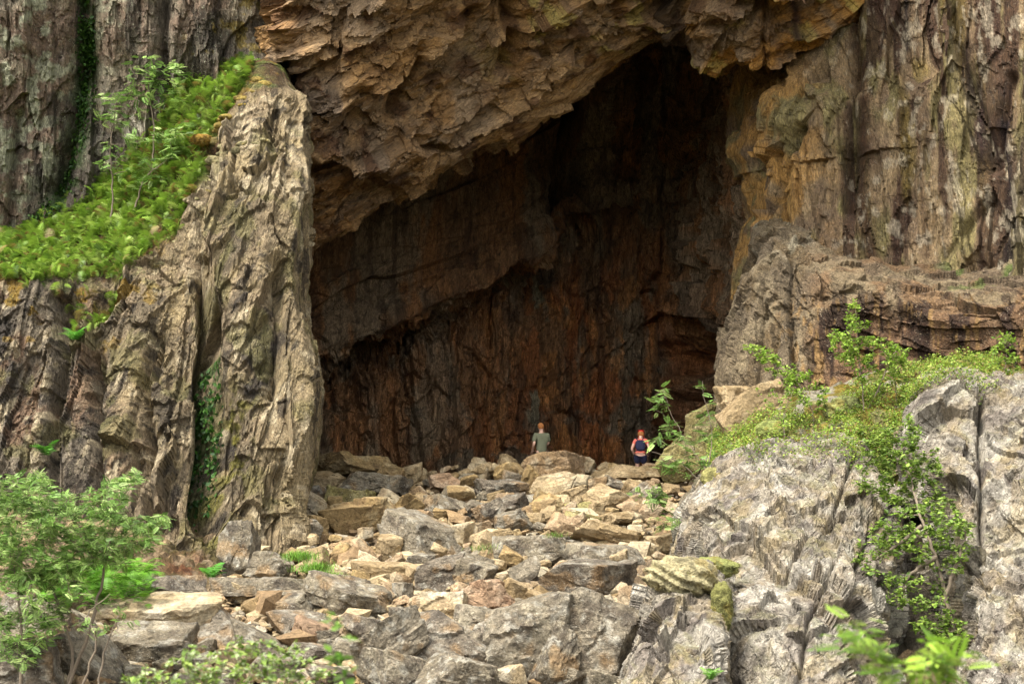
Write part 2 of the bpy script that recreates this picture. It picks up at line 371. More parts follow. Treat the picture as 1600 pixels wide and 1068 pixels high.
rr((-300, 880, 38), (-100, 880, 38), (0, 880, 38), (88, 880, 37.8), (160, 880, 37.5), (225, 870, 37.3), (280, 860, 37.4), (338, 830, 38), (390, 790, 38.8), (436, 768, 39.4), (470, 765, 40.2), (474, 765, 46), (465, 765, 55))
rr((-300, 1040, 37), (-100, 1040, 37), (0, 1040, 37), (88, 1040, 36.6), (160, 1040, 36.4), (225, 1020, 36.2), (280, 1000, 36.4), (338, 960, 37), (390, 900, 38), (436, 880, 38.6), (465, 860, 39.6), (470, 860, 46), (465, 860, 55))
def d_bt(p, px, py):
    fr = frame((.20, 0, 1)); fr2 = frame((.30, 0, 1))
    ed = ss(-1, 1, (px - 0) * 0 + 1)
    d = .42 * facet(p, (12, 1.4, 1.6), fr, 31, .3, .9)[0] + .50 * sheets(p, fr, .75, 5.0, 32, .35) + .24 * sheets(p, fr2, .26, 2.4, 34, .5) + .085 * sheets(p, fr2, .10, 1.1, 36, .5)
    d = d + .16 * facet(p, (1.1, .7, .8), fr2, 39, .3, 1.1)[0] + .05 * facet(p, (.3, .2, .2), fr2, 43, .4)[0]
    d = d + .3 * (fbm(p / 1.3, 45, 3) - .5)
    led = ss(0, 30, py - np.interp(px, [-300, 0, 88, 168, 225, 275, 302, 342, 392, 452], [440, 432, 440, 420, 395, 372, 310, 225, 125, 128]))
    d = d * (.35 + .65 * led) * (.35 + .65 * ss(105, 230, py))
    d = d * (1 - .6 * ss(440, 475, px) * ss(120, 300, py))
    d = d + groove(px, py, [(345, 500), (328, 560), (322, 640), (318, 760), (325, 800)], 13, 1.3) + groove(px, py, [(300, 400), (318, 470), (330, 540)], 8, .8)
    d = d + groove(px, py, [(96, 470), (100, 560), (84, 640), (80, 760)], 11, .8) + groove(px, py, [(240, 520), (225, 590), (232, 700), (228, 800)], 8, .6)
    d = d + groove(px, py, [(112, 500), (150, 480), (172, 440)], 16, .7) + groove(px, py, [(430, 420), (436, 520), (425, 620)], 10, .5)
    d = d + lip(px, py, [(232, 682), (200, 702), (158, 696), (152, 660)][::-1], .5, 40) + groove(px, py, [(150, 560), (152, 690), (160, 820)], 7, .8)
    d = d + lip(px, py, [(342, 232), (318, 300)], .4, 50) + groove(px, py, [(325, 240), (330, 290), (300, 380)], 12, .4)
    return d
def c_bt(p, px, py, n, d):
    fr2 = frame((.30, 0, 1)); q = p @ fr2
    c = pal(q, 71, 1.0, [(156, 138, 106), (178, 158, 118), (122, 108, 86), (160, 140, 110)], (.35, 1.6, 1.6))
    left = ss(240, 110, px + (650 - py) * .12)
    c2 = pal(q, 75, .9, [(128, 116, 98), (152, 138, 116), (98, 90, 80), (140, 112, 88)], (.5, 1.5, 1.5))
    c = c + (c2 - c) * left[:, None]
    c = mixc(c, lin((182, 162, 120)), ss(380, 460, px) * .4)
    c = mixc(c, lin((62, 54, 46)), ss(.57, .63, fbm(q * np.array([.5, 3.6, 3.6]), 76, 5)) * .8)
    c = mixc(c, lin((58, 52, 50)), ss(.50, .60, fbm(q * np.array([.5, 2.5, 2.5]) + 9, 77, 5)) * np.exp(-(pdist(px, py, [(430, 420), (400, 560), (370, 700)])[0] / 34) ** 2) * .9)
    c = mixc(c, lin((214, 196, 160)), ss(.60, .66, fbm(q * np.array([1.1, 3, 3]) + 19, 78, 5)) * .75)
    # moss at the foot of the groove and in spots
    mz = np.exp(-(pdist(px, py, [(372, 640), (360, 740), (330, 800), (345, 830)])[0] / 30) ** 2)
    c = mixc(c, lin((124, 118, 44)), ss(.42, .56, fbm(p / .3, 79, 4)) * mz * .9)
    c = mixc(c, lin((150, 120, 40)), ss(.60, .65, fbm(p / .5 + 5, 80, 4)) * ss(300, 200, px) * ss(640, 480, py) * .9)
    gz = np.exp(-(pdist(px, py, [(340, 560), (325, 640), (318, 760)])[0] / 15) ** 2)
    c = mixc(c, lin((60, 84, 30)), ss(.40, .5, fbm(p / .2, 81, 4)) * gz)
    lipy = np.interp(px, [-300, 0, 88, 168, 225, 275, 302, 342, 392, 452], [440, 432, 440, 420, 395, 372, 310, 225, 125, 128])
    up = ss(25, -12, py - lipy + 40 * (fbm(p / .6, 82, 3) - .5))
    soil = pal(p, 83, .5, [(110, 84, 44), (150, 116, 44), (96, 110, 40), (86, 62, 38)])
    c = c + (soil - c) * up[:, None]
    c = mixc(c, lin((126, 120, 66)), ss(.56, .66, fbm(p / np.array([.5, .5, .9]) + 23, 84, 4)) * .5)
    return c * ALB * .88
rockpatch('rock_pillar', R, d_bt, c_bt, M_BUTT, 'tall tan ribbed rock pillar standing left of the dark cave mouth', 'rock pillar', 1.9, key='bt')

# --- overhanging roof face
lipx = [330, 440, 480, 560, 640, 700, 760, 830, 890, 940, 1000, 1040, 1075, 1130, 1200, 1250, 1300, 1400]
lipy = [470, 405, 382, 332, 290, 256, 216, 180, 150, 112, 76, 44, 66, 92, 94, 80, 44, -40]
cx = [330, 440, 480, 560, 640, 700, 760, 830, 890, 940, 1000, 1040, 1075, 1130, 1200, 1250, 1300, 1400]
R = []
for k, (fr_, Y) in enumerate([(0, 42.5), (.3, 44.2), (.55, 46), (.8, 47.6), (.95, 48.7), (1.0, 49.3)]):
    R.append([(x - 60 * (1 - fr_), -260 + (ly + 260) * fr_, Y + (0.0 if x < 1000 else -.7 * ss(1000, 1300, x)) + 5.5 * ss(500, 400, x)) for x, ly in zip(cx, lipy)])
R.append([(x + 6, ly - 8, 50.6) for x, ly in zip(cx, lipy)])
R.append([(x + 10, ly - 70, 54.5) for x, ly in zip(cx, lipy)])
R.append([(x + 10, ly - 130, 62) for x, ly in zip(cx, lipy)]); R.append([(x + 10, ly - 200, 84) for x, ly in zip(cx, lipy)])
def d_ov(p, px, py):
    fr = frame((.80, .1, .58)); fr2 = frame((.55, .1, .85)); 
    d = 0.75 * facet(p, (6.5, 1.9, 2.2), fr, 101, .25, 1.0)[0] + .36 * facet(p, (3.0, .8, .95), fr, 105, .3, 1.2)[0] + .21 * facet(p, (1.15, .38, .5), fr, 109, .35, 1.2)[0]
    d = d + .07 * facet(p, (.4, .17, .2), fr, 113, .35, 1.2)[0]
    d = d + .4 * (fbm(p / 1.5, 115, 3) - .5)
    ly = np.interp(px, lipx, lipy); e = ly - py
    d = d * (.45 + .55 * ss(0, 40, e)) * ss(-60, 0, e)
    d = d + groove(px, py, [(785, -10), (800, 60), (790, 110)], 12, .8) + groove(px, py, [(655, 90), (630, 140), (610, 180)], 8, .7)
    d = d + lip(px, py, [(480, 246), (515, 232), (538, 240), (575, 262)], .9, 70)
    d = d + lip(px, py, [(560, 140), (640, 108), (690, 70), (740, 30)], .8, 60) + lip(px, py, [(680, 245), (760, 200), (815, 165), (905, 75)], .7, 50)
    d = d + lip(px, py, [(1080, 72), (1130, 88), (1165, 68), (1215, 82), (1250, 70), (1305, 46)], .7, 60) + groove(px, py, [(1195, 85), (1190, 40), (1200, 0)], 4, .4)
    return d
def c_ov(p, px, py, n, d):
    c = pal(p, 121, 1.3, [(164, 132, 92), (182, 148, 104), (140, 112, 82), (158, 134, 104)])
    c = mixc(c, lin((176, 128, 62)), ss(.50, .62, fbm(p / 1.1 + 7, 122, 4)) * (.35 + .6 * ss(820, 1080, px)))
    c = mixc(c, lin((104, 88, 72)), ss(.54, .62, fbm(p / np.array([1.4, 1.4, 1.8]), 123, 5)) * ss(700, 500, px) * .8)
    c = mixc(c, lin((192, 176, 96)), ss(.56, .63, fbm(p / .7 + 3, 124, 4)) * ss(700, 850, px) * ss(180, 60, py) * .6)
    c = mixc(c, lin((92, 60, 36)), ss(.60, .66, fbm(p / .6 + 13, 125, 4)) * .7)
    r, _ = pdist(px, py, [(1040, -40), (1055, 20), (1070, 60)])
    c = mixc(c, lin((44, 32, 18)), np.exp(-(r / 34) ** 2) * .85)
    r, _ = pdist(px, py, [(1240, -40), (1243, 20), (1238, 45)])
    c = mixc(c, lin((60, 40, 44)), np.exp(-(r / 8) ** 2) * .9)
    return c * ALB
rockpatch('overhanging_rock_face', R, d_ov, c_ov, M_OVER, 'broken tan rock face overhanging the top of the cave mouth', 'cliff', 2.1, key='ov')

# --- inside of the cave: sloping inner roof, fluted back wall
cols = [(330, 480, 600, 51.5), (400, 440, 590, 52), (480, 330, 560, 53), (560, 290, 530, 53.5), (640, 245, 500, 54), (720, 205, 460, 54.5), (800, 160, 415, 56), (870, 110, 372, 58), (940, 70, 330, 62), (1000, 20, 300, 64.5), (1060, -10, 300, 65), (1120, -10, 320, 60), (1170, 20, 330, 55), (1230, 60, 340, 53)]
R = [[], [], [], [], [], [], [], []]
wallY = [56, 57.5, 59, 60, 60.6, 61.2, 61.8, 62.6, 63.6, 64, 63.5, 59, 55, 53]
for (x, yt, yc, Yt), Yw in zip(cols, wallY):
    if x < 930: Yt = Yt + 3.2; Yw = Yw + .8; yt = yt - 30
    R[0].append((x, yt - 70, Yt)); R[1].append((x, yt + (yc - yt) * .33, Yt + (Yw - Yt) * .3))
    R[2].append((x, yt + (yc - yt) * .7, Yt + (Yw - 2 * (x < 900) - Yt) * .7)); R[3].append((x, yc - 3, Yw - .8 - 2.2 * (x < 900))); R[4].append((x, yc + 12, Yw + (.6 if x < 900 else 0)))
    R[5].append((x, yc + (700 - yc) * .4, Yw + .2)); R[6].append((x, 700, Yw - .3)); R[7].append((x, 800, Yw - 1.2))
def d_cv(p, px, py):
    yc = np.interp(px, [c[0] for c in cols], [c[2] for c in cols]); roof = ss(14, -10, py - yc) * ss(930, 880, px)
    fr = frame((.04, 0, 1)); fr2 = frame((.85, .2, .42)); fr3 = frame((.25, 0, 1))
    a = .5 * facet(p, (6.5, 1.3, 1.3), fr, 131, .22, .9)[0] + .75 * sheets(p, fr, .75, 3.6, 135, .3, 1.0) + .34 * sheets(p, fr, .3, 1.8, 136, .4, 1.0) + .14 * sheets(p, fr, .12, 1.0, 137, .4) + .10 * facet(p, (.8, .2, .22), fr3, 139, .35, 1.1)[0] + .34 * facet(p, (1.5, 1.0, 1.0), fr3, 141, .3, 1.1)[0] + .16 * facet(p, (.6, .5, .5), fr, 142, .3, 1.1)[0]
    b = .4 * facet(p, (6, 1.6, 1.6), fr2, 143, .25, .9)[0] + .11 * facet(p, (1.8, .5, .6), fr2, 147, .35, 1.0)[0] + .04 * facet(p, (.6, .25, .25), fr2, 148, .35, 1.0)[0]
    d = a * (1 - roof) + b * roof + .5 * (fbm(p / 2.0, 151, 3) - .5)
    d = d + groove(px, py, [(905, -40), (905, 150), (895, 330)], 20, 3.0) + groove(px, py, [(1085, 60), (1082, 180), (1076, 240)], 7, 1.2)
    # low niche on the right with its blocky rim
    wx_ = px + 40 * (fbm(p / .8, 152, 3) - .5) * 2; wy_ = py + 30 * (fbm(p / .7, 153, 3) - .5) * 2
    nx = np.clip(1 - (np.abs(wx_ - 1085) / 66) ** 2 - (np.clip(615 - wy_, 0, 999) / 125) ** 2, 0, 1)
    d = d - 2.6 * ss(0, 1, nx)
    d = d + lip(px, py, [(990, 520), (1020, 495), (1060, 488), (1110, 500)], .9, 45) + lip(px, py, [(935, 470), (965, 560), (1000, 520)], .35, 30)
    d = d + groove(px, py, [(1128, 350), (1132, 470), (1120, 560)], 10, 1.2) + groove(px, py, [(1090, 590), (1082, 660)], 10, 1.8)
    d = d + groove(px, py, [(848, 430), (852, 560), (846, 690)], 6, .5) + lip(px, py, [(700, 700), (740, 655), (745, 650)], .5, 30)
    return d
def c_cv(p, px, py, n, d):
    c = pal(p, 161, 1.4, [(116, 86, 58), (130, 92, 58), (98, 76, 54), (120, 104, 82)], (1.6, 1.6, .5))
    hot = ss(300, 520, py) * ss(620, 900, px) * ss(1130, 1000, px)
    c = mixc(c, lin((140, 82, 42)), ss(.46, .58, fbm(p * np.array([1.8, 1.8, .5]), 162, 4)) * hot * .65)
    c = mixc(c, lin((166, 114, 62)), ss(.56, .64, fbm(p * np.array([2.2, 2.2, .8]) + 4, 163, 4)) * hot * .55)
    c = mixc(c, lin((50, 38, 30)), streaks(p, 164, .35, 5, .55, .66) * .55)
    c = mixc(c, lin((118, 118, 96)), ss(.55, .63, fbm(p / np.array([.5, .5, 1.5]), 165, 4)) * np.exp(-(pdist(px, py, [(850, 420), (850, 560), (835, 660)])[0] / 22) ** 2) * .8)
    c = mixc(c, lin((96, 88, 72)), ss(.56, .63, fbm(p / .9 + 4, 166, 4)) * ss(560, 700, py) * .7)
    c = mixc(c, lin((26, 24, 24)), ss(880, 900, px) * ss(940, 920, px) * ss(380, 300, py) * .6)  # shade of the deep cleft painted near-black into the rock colour
    rf_ = ss(14, -10, py - np.interp(px, [k[0] for k in cols], [k[2] for k in cols])) * ss(930, 880, px)  # inner roof: duller slab, colour also lowered to deepen shade behind the lip
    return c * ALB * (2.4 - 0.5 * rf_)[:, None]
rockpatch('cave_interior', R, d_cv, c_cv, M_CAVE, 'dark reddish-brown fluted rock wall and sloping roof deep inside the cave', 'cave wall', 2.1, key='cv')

# --- right wall
R = []
edge = [(-260, 1290), (-100, 1290), (20, 1285), (90, 1262), (150, 1200), (220, 1190), (300, 1188), (380, 1186), (470, 1180)]
for y, ex in edge:
    k = ss(60, 200, y)
    wd = float(np.interp(y, [220, 330], [72, 10]))
    R.append([(ex - wd, y, 63), (ex - wd * .5, y, 57), (ex - wd * .2, y, 52), (ex, y, 49.0), (ex + 40, y, 47.6), (ex + 110, y, 46.8), (ex + 190, y, 46.4), (1460, y, 45.8), (1560, y, 45), (1700, y, 43), (1900, y, 39), (2100, y, 35)])
def d_rw(p, px, py):
    fr = frame((-.08, 0, 1)); fr2 = frame((.1, 0, 1))
    lf = ss(1330, 1200, px)
    d = (.38 + .25 * lf) * facet(p, (6, 1.5, 1.5), fr, 171, .3, 1.0)[0] + (.14 + .12 * lf) * facet(p, (2.0, .7, .8), fr2, 175, .35, 1.1)[0] + .05 * facet(p, (.7, .28, .3), fr, 179, .4)[0] + .16 * sheets(p, fr, .5, 3.0, 176, .4) + .07 * sheets(p, fr, .18, 1.5, 177, .4)
    d = d + .5 * (fbm(p / np.array([1.1, 1.1, 2]), 181, 4) - .5)
    d = d + groove(px, py, [(1322, -60), (1328, 80), (1335, 200), (1332, 330)], 12, .6) + groove(px, py, [(1480, -60), (1492, 60), (1530, 180), (1548, 260)], 9, .6)
    d = d + lip(px, py, [(1310, 244), (1335, 240)], .6, 40) + lip(px, py, [(1150, 75), (1215, 110), (1262, 60)], .8, 50)
    d = d + groove(px, py, [(1250, 200), (1225, 260), (1195, 340)], 7, .7) + lip(px, py, [(1190, 260), (1225, 222), (1232, 215)], .7, 30)
    d = d + groove(px, py, [(1478, 405), (1515, 360), (1545, 310)], 8, .2) + groove(px, py, [(1575, 120), (1560, 230), (1580, 420)], 8, .4)
    return d
def c_rw(p, px, py, n, d):
    c = pal(p, 191, .9, [(150, 126, 92), (168, 144, 108), (126, 104, 80), (142, 130, 84)], (1.5, 1.5, .5))
    c = mixc(c, lin((186, 142, 78)), ss(1330, 1220, px) * ss(40, 160, py) * ss(.40, .55, fbm(p / .9, 192, 4)) * .9)
    c = mixc(c, lin((70, 46, 34)), streaks(p, 193, .5, 7, .56, .62) * ss(1290, 1330, px) * .85)
    for ln, w_, cc, a in [([(1480, -60), (1500, 80), (1520, 160), (1535, 230)], 15, (62, 44, 44), .85), ([(1562, 150), (1572, 260), (1582, 430)], 15, (40, 28, 30), .95),
                          ([(1350, 150), (1345, 300), (1362, 400)], 15, (66, 40, 24), .9), ([(1600, 100), (1605, 300), (1610, 430)], 10, (50, 36, 34), .8), ([(1413, -60), (1418, 70)], 5, (30, 22, 24), .9), ([(1335, -20), (1338, 120)], 14, (80, 52, 34), .7),
                          ([(1438, 200), (1446, 330), (1450, 400)], 6, (90, 64, 44), .6)]:
        r, _ = pdist(px, py, ln); c = mixc(c, lin(cc), np.exp(-(r / w_) ** 2) * a * ss(.30, .46, fbm(p * np.array([3, 3, .6]), 194, 4)))
    c = mixc(c, lin((150, 130, 62)), streaks(p, 195, .5, 5, .55, .66) * ss(1380, 1420, px) * ss(1560, 1480, px) * .5)
    c = mixc(c, lin((204, 190, 162)), ss(.59, .66, fbm(p * np.array([5, 5, 2.2]), 196, 5)) * ss(1270, 1340, px) * .5)
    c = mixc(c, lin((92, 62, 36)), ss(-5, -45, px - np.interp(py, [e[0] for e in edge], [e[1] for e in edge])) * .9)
    return c * ALB * 1.05
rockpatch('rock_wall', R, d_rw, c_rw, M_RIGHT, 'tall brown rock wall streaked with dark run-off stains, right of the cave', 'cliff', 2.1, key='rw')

# --- brown shelf and pillar foot below the right wall
R = []
X = [1095, 1125, 0, 1235, 1300, 1390, 1480, 1600, 1750, 1900, 2100]
for row in [
    [(1186, 350, 58), (1189, 350, 52), (1192, 350, 48.6), (1225, 348, 47.6), (1290, 372, 47.2), (1390, 400, 46.8), (1480, 410, 46.2), (1600, 414, 45.4), (1750, 414, 43.5), (1900, 414, 40), (2100, 414, 36)],
    [(1180, 372, 58), (1183, 372, 51), (1186, 370, 47.2), (1222, 366, 46), (1290, 400, 45.6), (1390, 432, 45), (1480, 446, 44.4), (1600, 452, 43.4), (1750, 452, 41.8), (1900, 452, 39), (2100, 450, 34.5)],
    [(1170, 415, 58), (1173, 415, 51), (1176, 412, 46.6), (1215, 402, 45.2), (1290, 430, 44.4), (1385, 462, 43.6), (1480, 482, 43), (1600, 486, 42.2), (1750, 488, 40.5), (1900, 488, 38), (2100, 486, 33.5)],
    [(1152, 484, 58), (1155, 484, 51), (1158, 480, 46.2), (1208, 470, 44.8), (1285, 480, 44), (1380, 510, 43.6), (1480, 525, 43), (1600, 528, 42.2), (1750, 530, 40.2), (1900, 530, 38), (2100, 530, 33.3)],
    [(1128, 594, 58), (1131, 592, 51), (1134, 590, 45.6), (1200, 575, 44.2), (1285, 575, 43.6), (1380, 585, 43.4), (1480, 590, 43), (1600, 590, 42.2), (1750, 590, 40.2), (1900, 590, 38), (2100, 590, 33.3)],
    [(1116, 760, 58), (1119, 760, 51), (1122, 760, 45), (1200, 760, 43.2), (1285, 760, 42.8), (1380, 760, 42.4), (1480, 760, 42), (1600, 760, 41.4), (1750, 760, 40), (1900, 760, 37), (2100, 760, 33)]]:
    R.append(row)
def d_lg(p, px, py):
    fr = frame((.9, 0, -.3)); fr2 = frame((-.05, 0, 1))
    pil = ss(1330, 1270, px)
    a = .25 * facet(p, (2.6, .8, .9), fr, 201, .3, 1.1)[0] + .1 * facet(p, (.9, .35, .4), fr, 205, .35, 1.1)[0]
    b = .25 * facet(p, (5, .8, .9), fr2, 207, .3, 1.0)[0] + .07 * facet(p, (1.4, .3, .4), fr2, 209, .35, 1.1)[0]
    d = a * (1 - pil) + b * pil + .035 * facet(p, (.4, .2, .2), fr, 211, .4)[0] + .5 * (fbm(p / 1.2, 213, 4) - .5)
    d = d * (1 - .4 * pil) + pil * (.26 * sheets(p, fr2, .5, 2.6, 214, .4) + .11 * sheets(p, fr2, .17, 1.2, 215, .4) + .10 * facet(p, (.8, .5, .5), fr2, 216, .3, 1.1)[0])
    d = d + groove(px, py, [(1236, 395), (1232, 470), (1240, 590)], 4, .4) + groove(px, py, [(1205, 380), (1196, 480), (1185, 600)], 3, .25)
    d = d + lip(px, py, [(1288, 470), (1390, 500), (1480, 512), (1620, 512)], .12, 40)
    return d
def c_lg(p, px, py, n, d):
    c = pal(p, 221, .9, [(148, 130, 100), (164, 146, 114), (120, 102, 80), (140, 110, 78)])
    pil = ss(1300, 1240, px)
    c = c + (pal(p, 223, .8, [(138, 122, 96), (154, 138, 108), (112, 98, 78), (120, 102, 74)], (1.5, 1.5, .4)) - c) * pil[:, None]
    low = ss(455, 520, py + 30 * (fbm(p / .8, 224, 3) - .5)) * (1 - pil)
    c = mixc(c, lin((122, 92, 66)), low * .9)
    c = mixc(c, lin((52, 34, 24)), streaks(p, 225, .3, 4, .50, .58) * ss(1225, 1270, px) * ss(420, 480, py) * .9)
    c = mixc(c, lin((172, 136, 84)), streaks(p, 226, .12, 3, .58, .64) * ss(1180, 1260, px) * ss(440, 500, py) * .7)
    c = mixc(c, lin((96, 116, 50)), ss(.56, .64, fbm(p / .5, 227, 4)) * ss(1440, 1500, px) * ss(470, 440, py) * .8)
    c = mixc(c, lin((196, 186, 158)), ss(.5, .6, fbm(p / .6, 228, 4)) * ss(1290, 1240, px) * ss(420, 370, py) * .8)
    return c * ALB * .8
rockpatch('rock_shelf', R, d_lg, c_lg, M_LEDGE, 'brown weathered rock shelf jutting out below the streaked right wall', 'rock ledge', 2.1, key='lg')

# ------------------------------------------------------------------ ground: one sheet to the horizon
GY = [-500, -30, -5, 0, 5, 12, 20, 24, 30, 40, 47, 49, 50.5, 60, 500]
GZ = [-3, -2.4, -1.8, -1.75, -2.2, -3.2, -3.95, -3.75, -2.8, -1.15, -.02, .2, .12, .3, .3]
def gz(x, y):
    x = np.asarray(x, float); y = np.asarray(y, float)
    z = np.interp(y, GY, GZ)
    near = ss(20, 30, y)
    z = z + near * (1.3 * ss(4.6, 8.0, x) * ss(52, 46, y) * ss(30, 36, y) + 1.0 * ss(-5, -11, x) * ss(45, 38, y))
    return z
def ysurf(px, py):
    """depth at which the ray through a pixel meets the scree slope"""
    Y = np.linspace(23, 52, 300); P = at(np.full(300, float(px)), np.full(300, float(py)), Y)
    d = P[:, 2] - gz(P[:, 0], P[:, 1]); k = np.where(d < 0)[0]
    return Y[k[0]] if len(k) else (49.5 if py < 790 else 24.0)
gx = np.concatenate([[-500, -200, -90, -45, -28, -20], np.arange(-16, 16.01, .075 * QQ), [20, 28, 45, 90, 200, 500]])
gy = np.concatenate([[-500, -200, -80, -30, -10, -2, 3, 7, 11, 15, 18, 20.5], np.arange(22, 60, .09 * QQ), [62, 70, 90, 150, 500]])
X, Yg = np.meshgrid(gx, gy, indexing='ij'); Z = gz(X, Yg)
p = np.stack([X, Yg, Z], -1).reshape(-1, 3)
inn = (ss(21, 24, p[:, 1]) * ss(61, 59, p[:, 1]) * ss(17, 15.5, np.abs(p[:, 0])))
hgt, hid = facet(p, (.42, .42, .42), None, 301, .3, 1.2, .5, .12); hg2, hid2 = facet(p, (.16, .16, .16), None, 305, .3, 1.2, .4, .12)
p[:, 2] += inn * (-.2 + .17 * hgt + .07 * hg2 + .5 * (fbm(p / 1.6, 309, 3) - .5))
sx, sy = proj(p)
c = pal(p, 311, .8, [(168, 142, 106), (190, 164, 124), (126, 108, 84), (150, 130, 104)])
c = c * (.75 + .5 * hid[:, None])
lg = np.clip(1 - np.hypot((sx - 480) / 60, (sy - 880) / 42), 0, 1) * 2 + np.clip(1 - np.hypot((sx - 300) / 80, (sy - 870) / 60), 0, 1) * 1.6
c = mixc(c, lin((96, 86, 40)), lg * ss(.35, .5, fbm(p / .4, 312, 4)) + ss(22.5, 21, p[:, 1]))
c = mixc(c, lin((122, 78, 48)), np.clip(1 - np.hypot((sx - 290) / 50, (sy - 890) / 40), 0, 1) * ss(.4, .6, fbm(p / .4 + 3, 313, 4)) * 1.5)
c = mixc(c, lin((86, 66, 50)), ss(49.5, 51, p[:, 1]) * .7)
tag(mesh_np('ground', p, grid_faces(len(gx), len(gy)), M_GROUND, c * BALB * .9), kind='structure')

# ------------------------------------------------------------------ boulders
def ico(n):
    import bmesh
    bm = bmesh.new(); bmesh.ops.create_icosphere(bm, subdivisions=n, radius=1)
    V = np.array([v.co[:] for v in bm.verts], np.float32); Fc = np.array([[v.index for v in f.verts] for f in bm.faces], np.int32); bm.free(); return V, Fc
ICO = {n: ico(n) for n in (3, 4, 5, 6)}
def rot_y(a): c_, s_ = math.cos(a), math.sin(a); return np.array([[c_, 0, s_], [0, 1, 0], [-s_, 0, c_]])
def rot_x(a): c_, s_ = math.cos(a), math.sin(a); return np.array([[1, 0, 0], [0, c_, -s_], [0, s_, c_]])
def rot_z(a): c_, s_ = math.cos(a), math.sin(a); return np.array([[c_, -s_, 0], [s_, c_, 0], [0, 0, 1]])
ROCKC = {  # light mass, second tone, spots
    'tan': [(192, 168, 128), (176, 152, 112), (214, 192, 150), (150, 126, 88)],
    'ochre': [(186, 158, 108), (168, 142, 98), (202, 180, 136), (144, 118, 82)],
    'grey': [(158, 146, 124), (138, 126, 104), (178, 166, 140), (112, 100, 84)],
    'dark': [(140, 128, 110), (122, 110, 94), (156, 144, 124), (100, 90, 78)],
    'pale': [(212, 194, 158), (198, 176, 136), (220, 206, 178), (180, 156, 120)],
    'pink': [(196, 168, 132), (182, 152, 112), (206, 186, 152), (162, 134, 98)],
    'rust': [(182, 150, 118), (168, 140, 112), (196, 170, 140), (138, 106, 80)],
    'olive': [(176, 164, 104), (156, 142, 90), (190, 178, 130), (132, 118, 72)],
}
def rock_mesh(rng, lv, W, D, Hh, tilt, flat=.5, seed=0, yaw=None, blocky=.6):
    V, Fc = ICO[lv]
    nrm = []; hh = []
    base = rot_z(rng.uniform(-.6, .6)) @ rot_x(rng.uniform(-.35, .35)) @ rot_y(rng.uniform(-.2, .2))
    for ax in range(3):
        for s_ in (-1, 1):
            n = np.zeros(3); n[ax] = s_; n = n + rng.normal(0, .17, 3); n /= np.linalg.norm(n); nrm.append(n); hh.append(rng.uniform(.62, .82) * (flat * 1.25 if ax == 2 else 1))
    for k in range(int(rng.integers(5, 10))):
        n = rng.normal(0, 1, 3); n[2] *= .8; n /= np.linalg.norm(n); nrm.append(n); hh.append(rng.uniform(.68, .95))
    nrm = np.array(nrm) @ base.T; hh = np.array(hh)
    d = V @ nrm.T; r = np.where(d > 1e-3, hh / np.maximum(d, 1e-3), 9e9)
    rr_ = np.sort(r, 1)[:, :2]; r0 = rr_[:, 0]
    P = V * r0[:, None]
    R_ = rot_y(tilt) @ rot_z(rng.uniform(-.4, .4) if yaw is None else yaw)
    P = P * np.array([1, 1, .75]); P = P @ R_.T
    e = P.max(0) - P.min(0); P = (P - (P.max(0) + P.min(0)) / 2) / e * np.array([W, D, Hh])
    m = min(W, Hh * 1.6, D); Q = P + seed * 13.7
    fr = R_[:, [0, 1, 2]]
    n = P / np.array([W * W, D * D, Hh * Hh]); n /= np.linalg.norm(n, axis=1, keepdims=True) + 1e-9
    dd = .05 * m * facet_(Q.astype(np.float32), (m * .9, m * .8, m * .4), fr, 401 + seed % 7, .3, 1.1, 0, .1)[0] + .02 * m * (fbm_(Q.astype(np.float32) / (m * .35), seed % 97, 4, .55) - .5) * 2
    if lv >= 5: dd = dd + .014 * m * facet_(Q.astype(np.float32), (m * .25, m * .2, m * .1), fr, 411, .3, 1.1, 0, .1)[0]
    return P + n * dd[:, None], Fc

def rock_col(Pw, kind, seed):
    k = ROCKC[kind]; c = np.tile(lin(k[0]), (len(Pw), 1)); q = (Pw + seed * 3.1).astype(np.float32)
    c = mixc(c, lin(k[1]), ss(.44, .58, fbm_(q / .7, 5, 4, .5))); c = mixc(c, lin(k[2]), ss(.54, .64, fbm_(q / .45 + 9, 6, 4, .6)) * .9)
    c = mixc(c, lin(k[3]), ss(.56, .66, fbm_(q / .3 + 19, 7, 4, .6)) * .8)
    if kind in ('grey', 'dark'):
        c = mixc(c, lin((196, 190, 172)), ss(.60, .66, fbm_(q / .16 + 29, 8, 3, .6)) * .7); c = mixc(c, lin((86, 78, 68)), ss(.6, .68, fbm_(q / .22 + 39, 9, 3, .6)) * .6)
        c = mixc(c, lin((176, 138, 88)), ss(.60, .68, fbm_(q / .6 + 49, 10, 3, .6)) * .5)
    return c
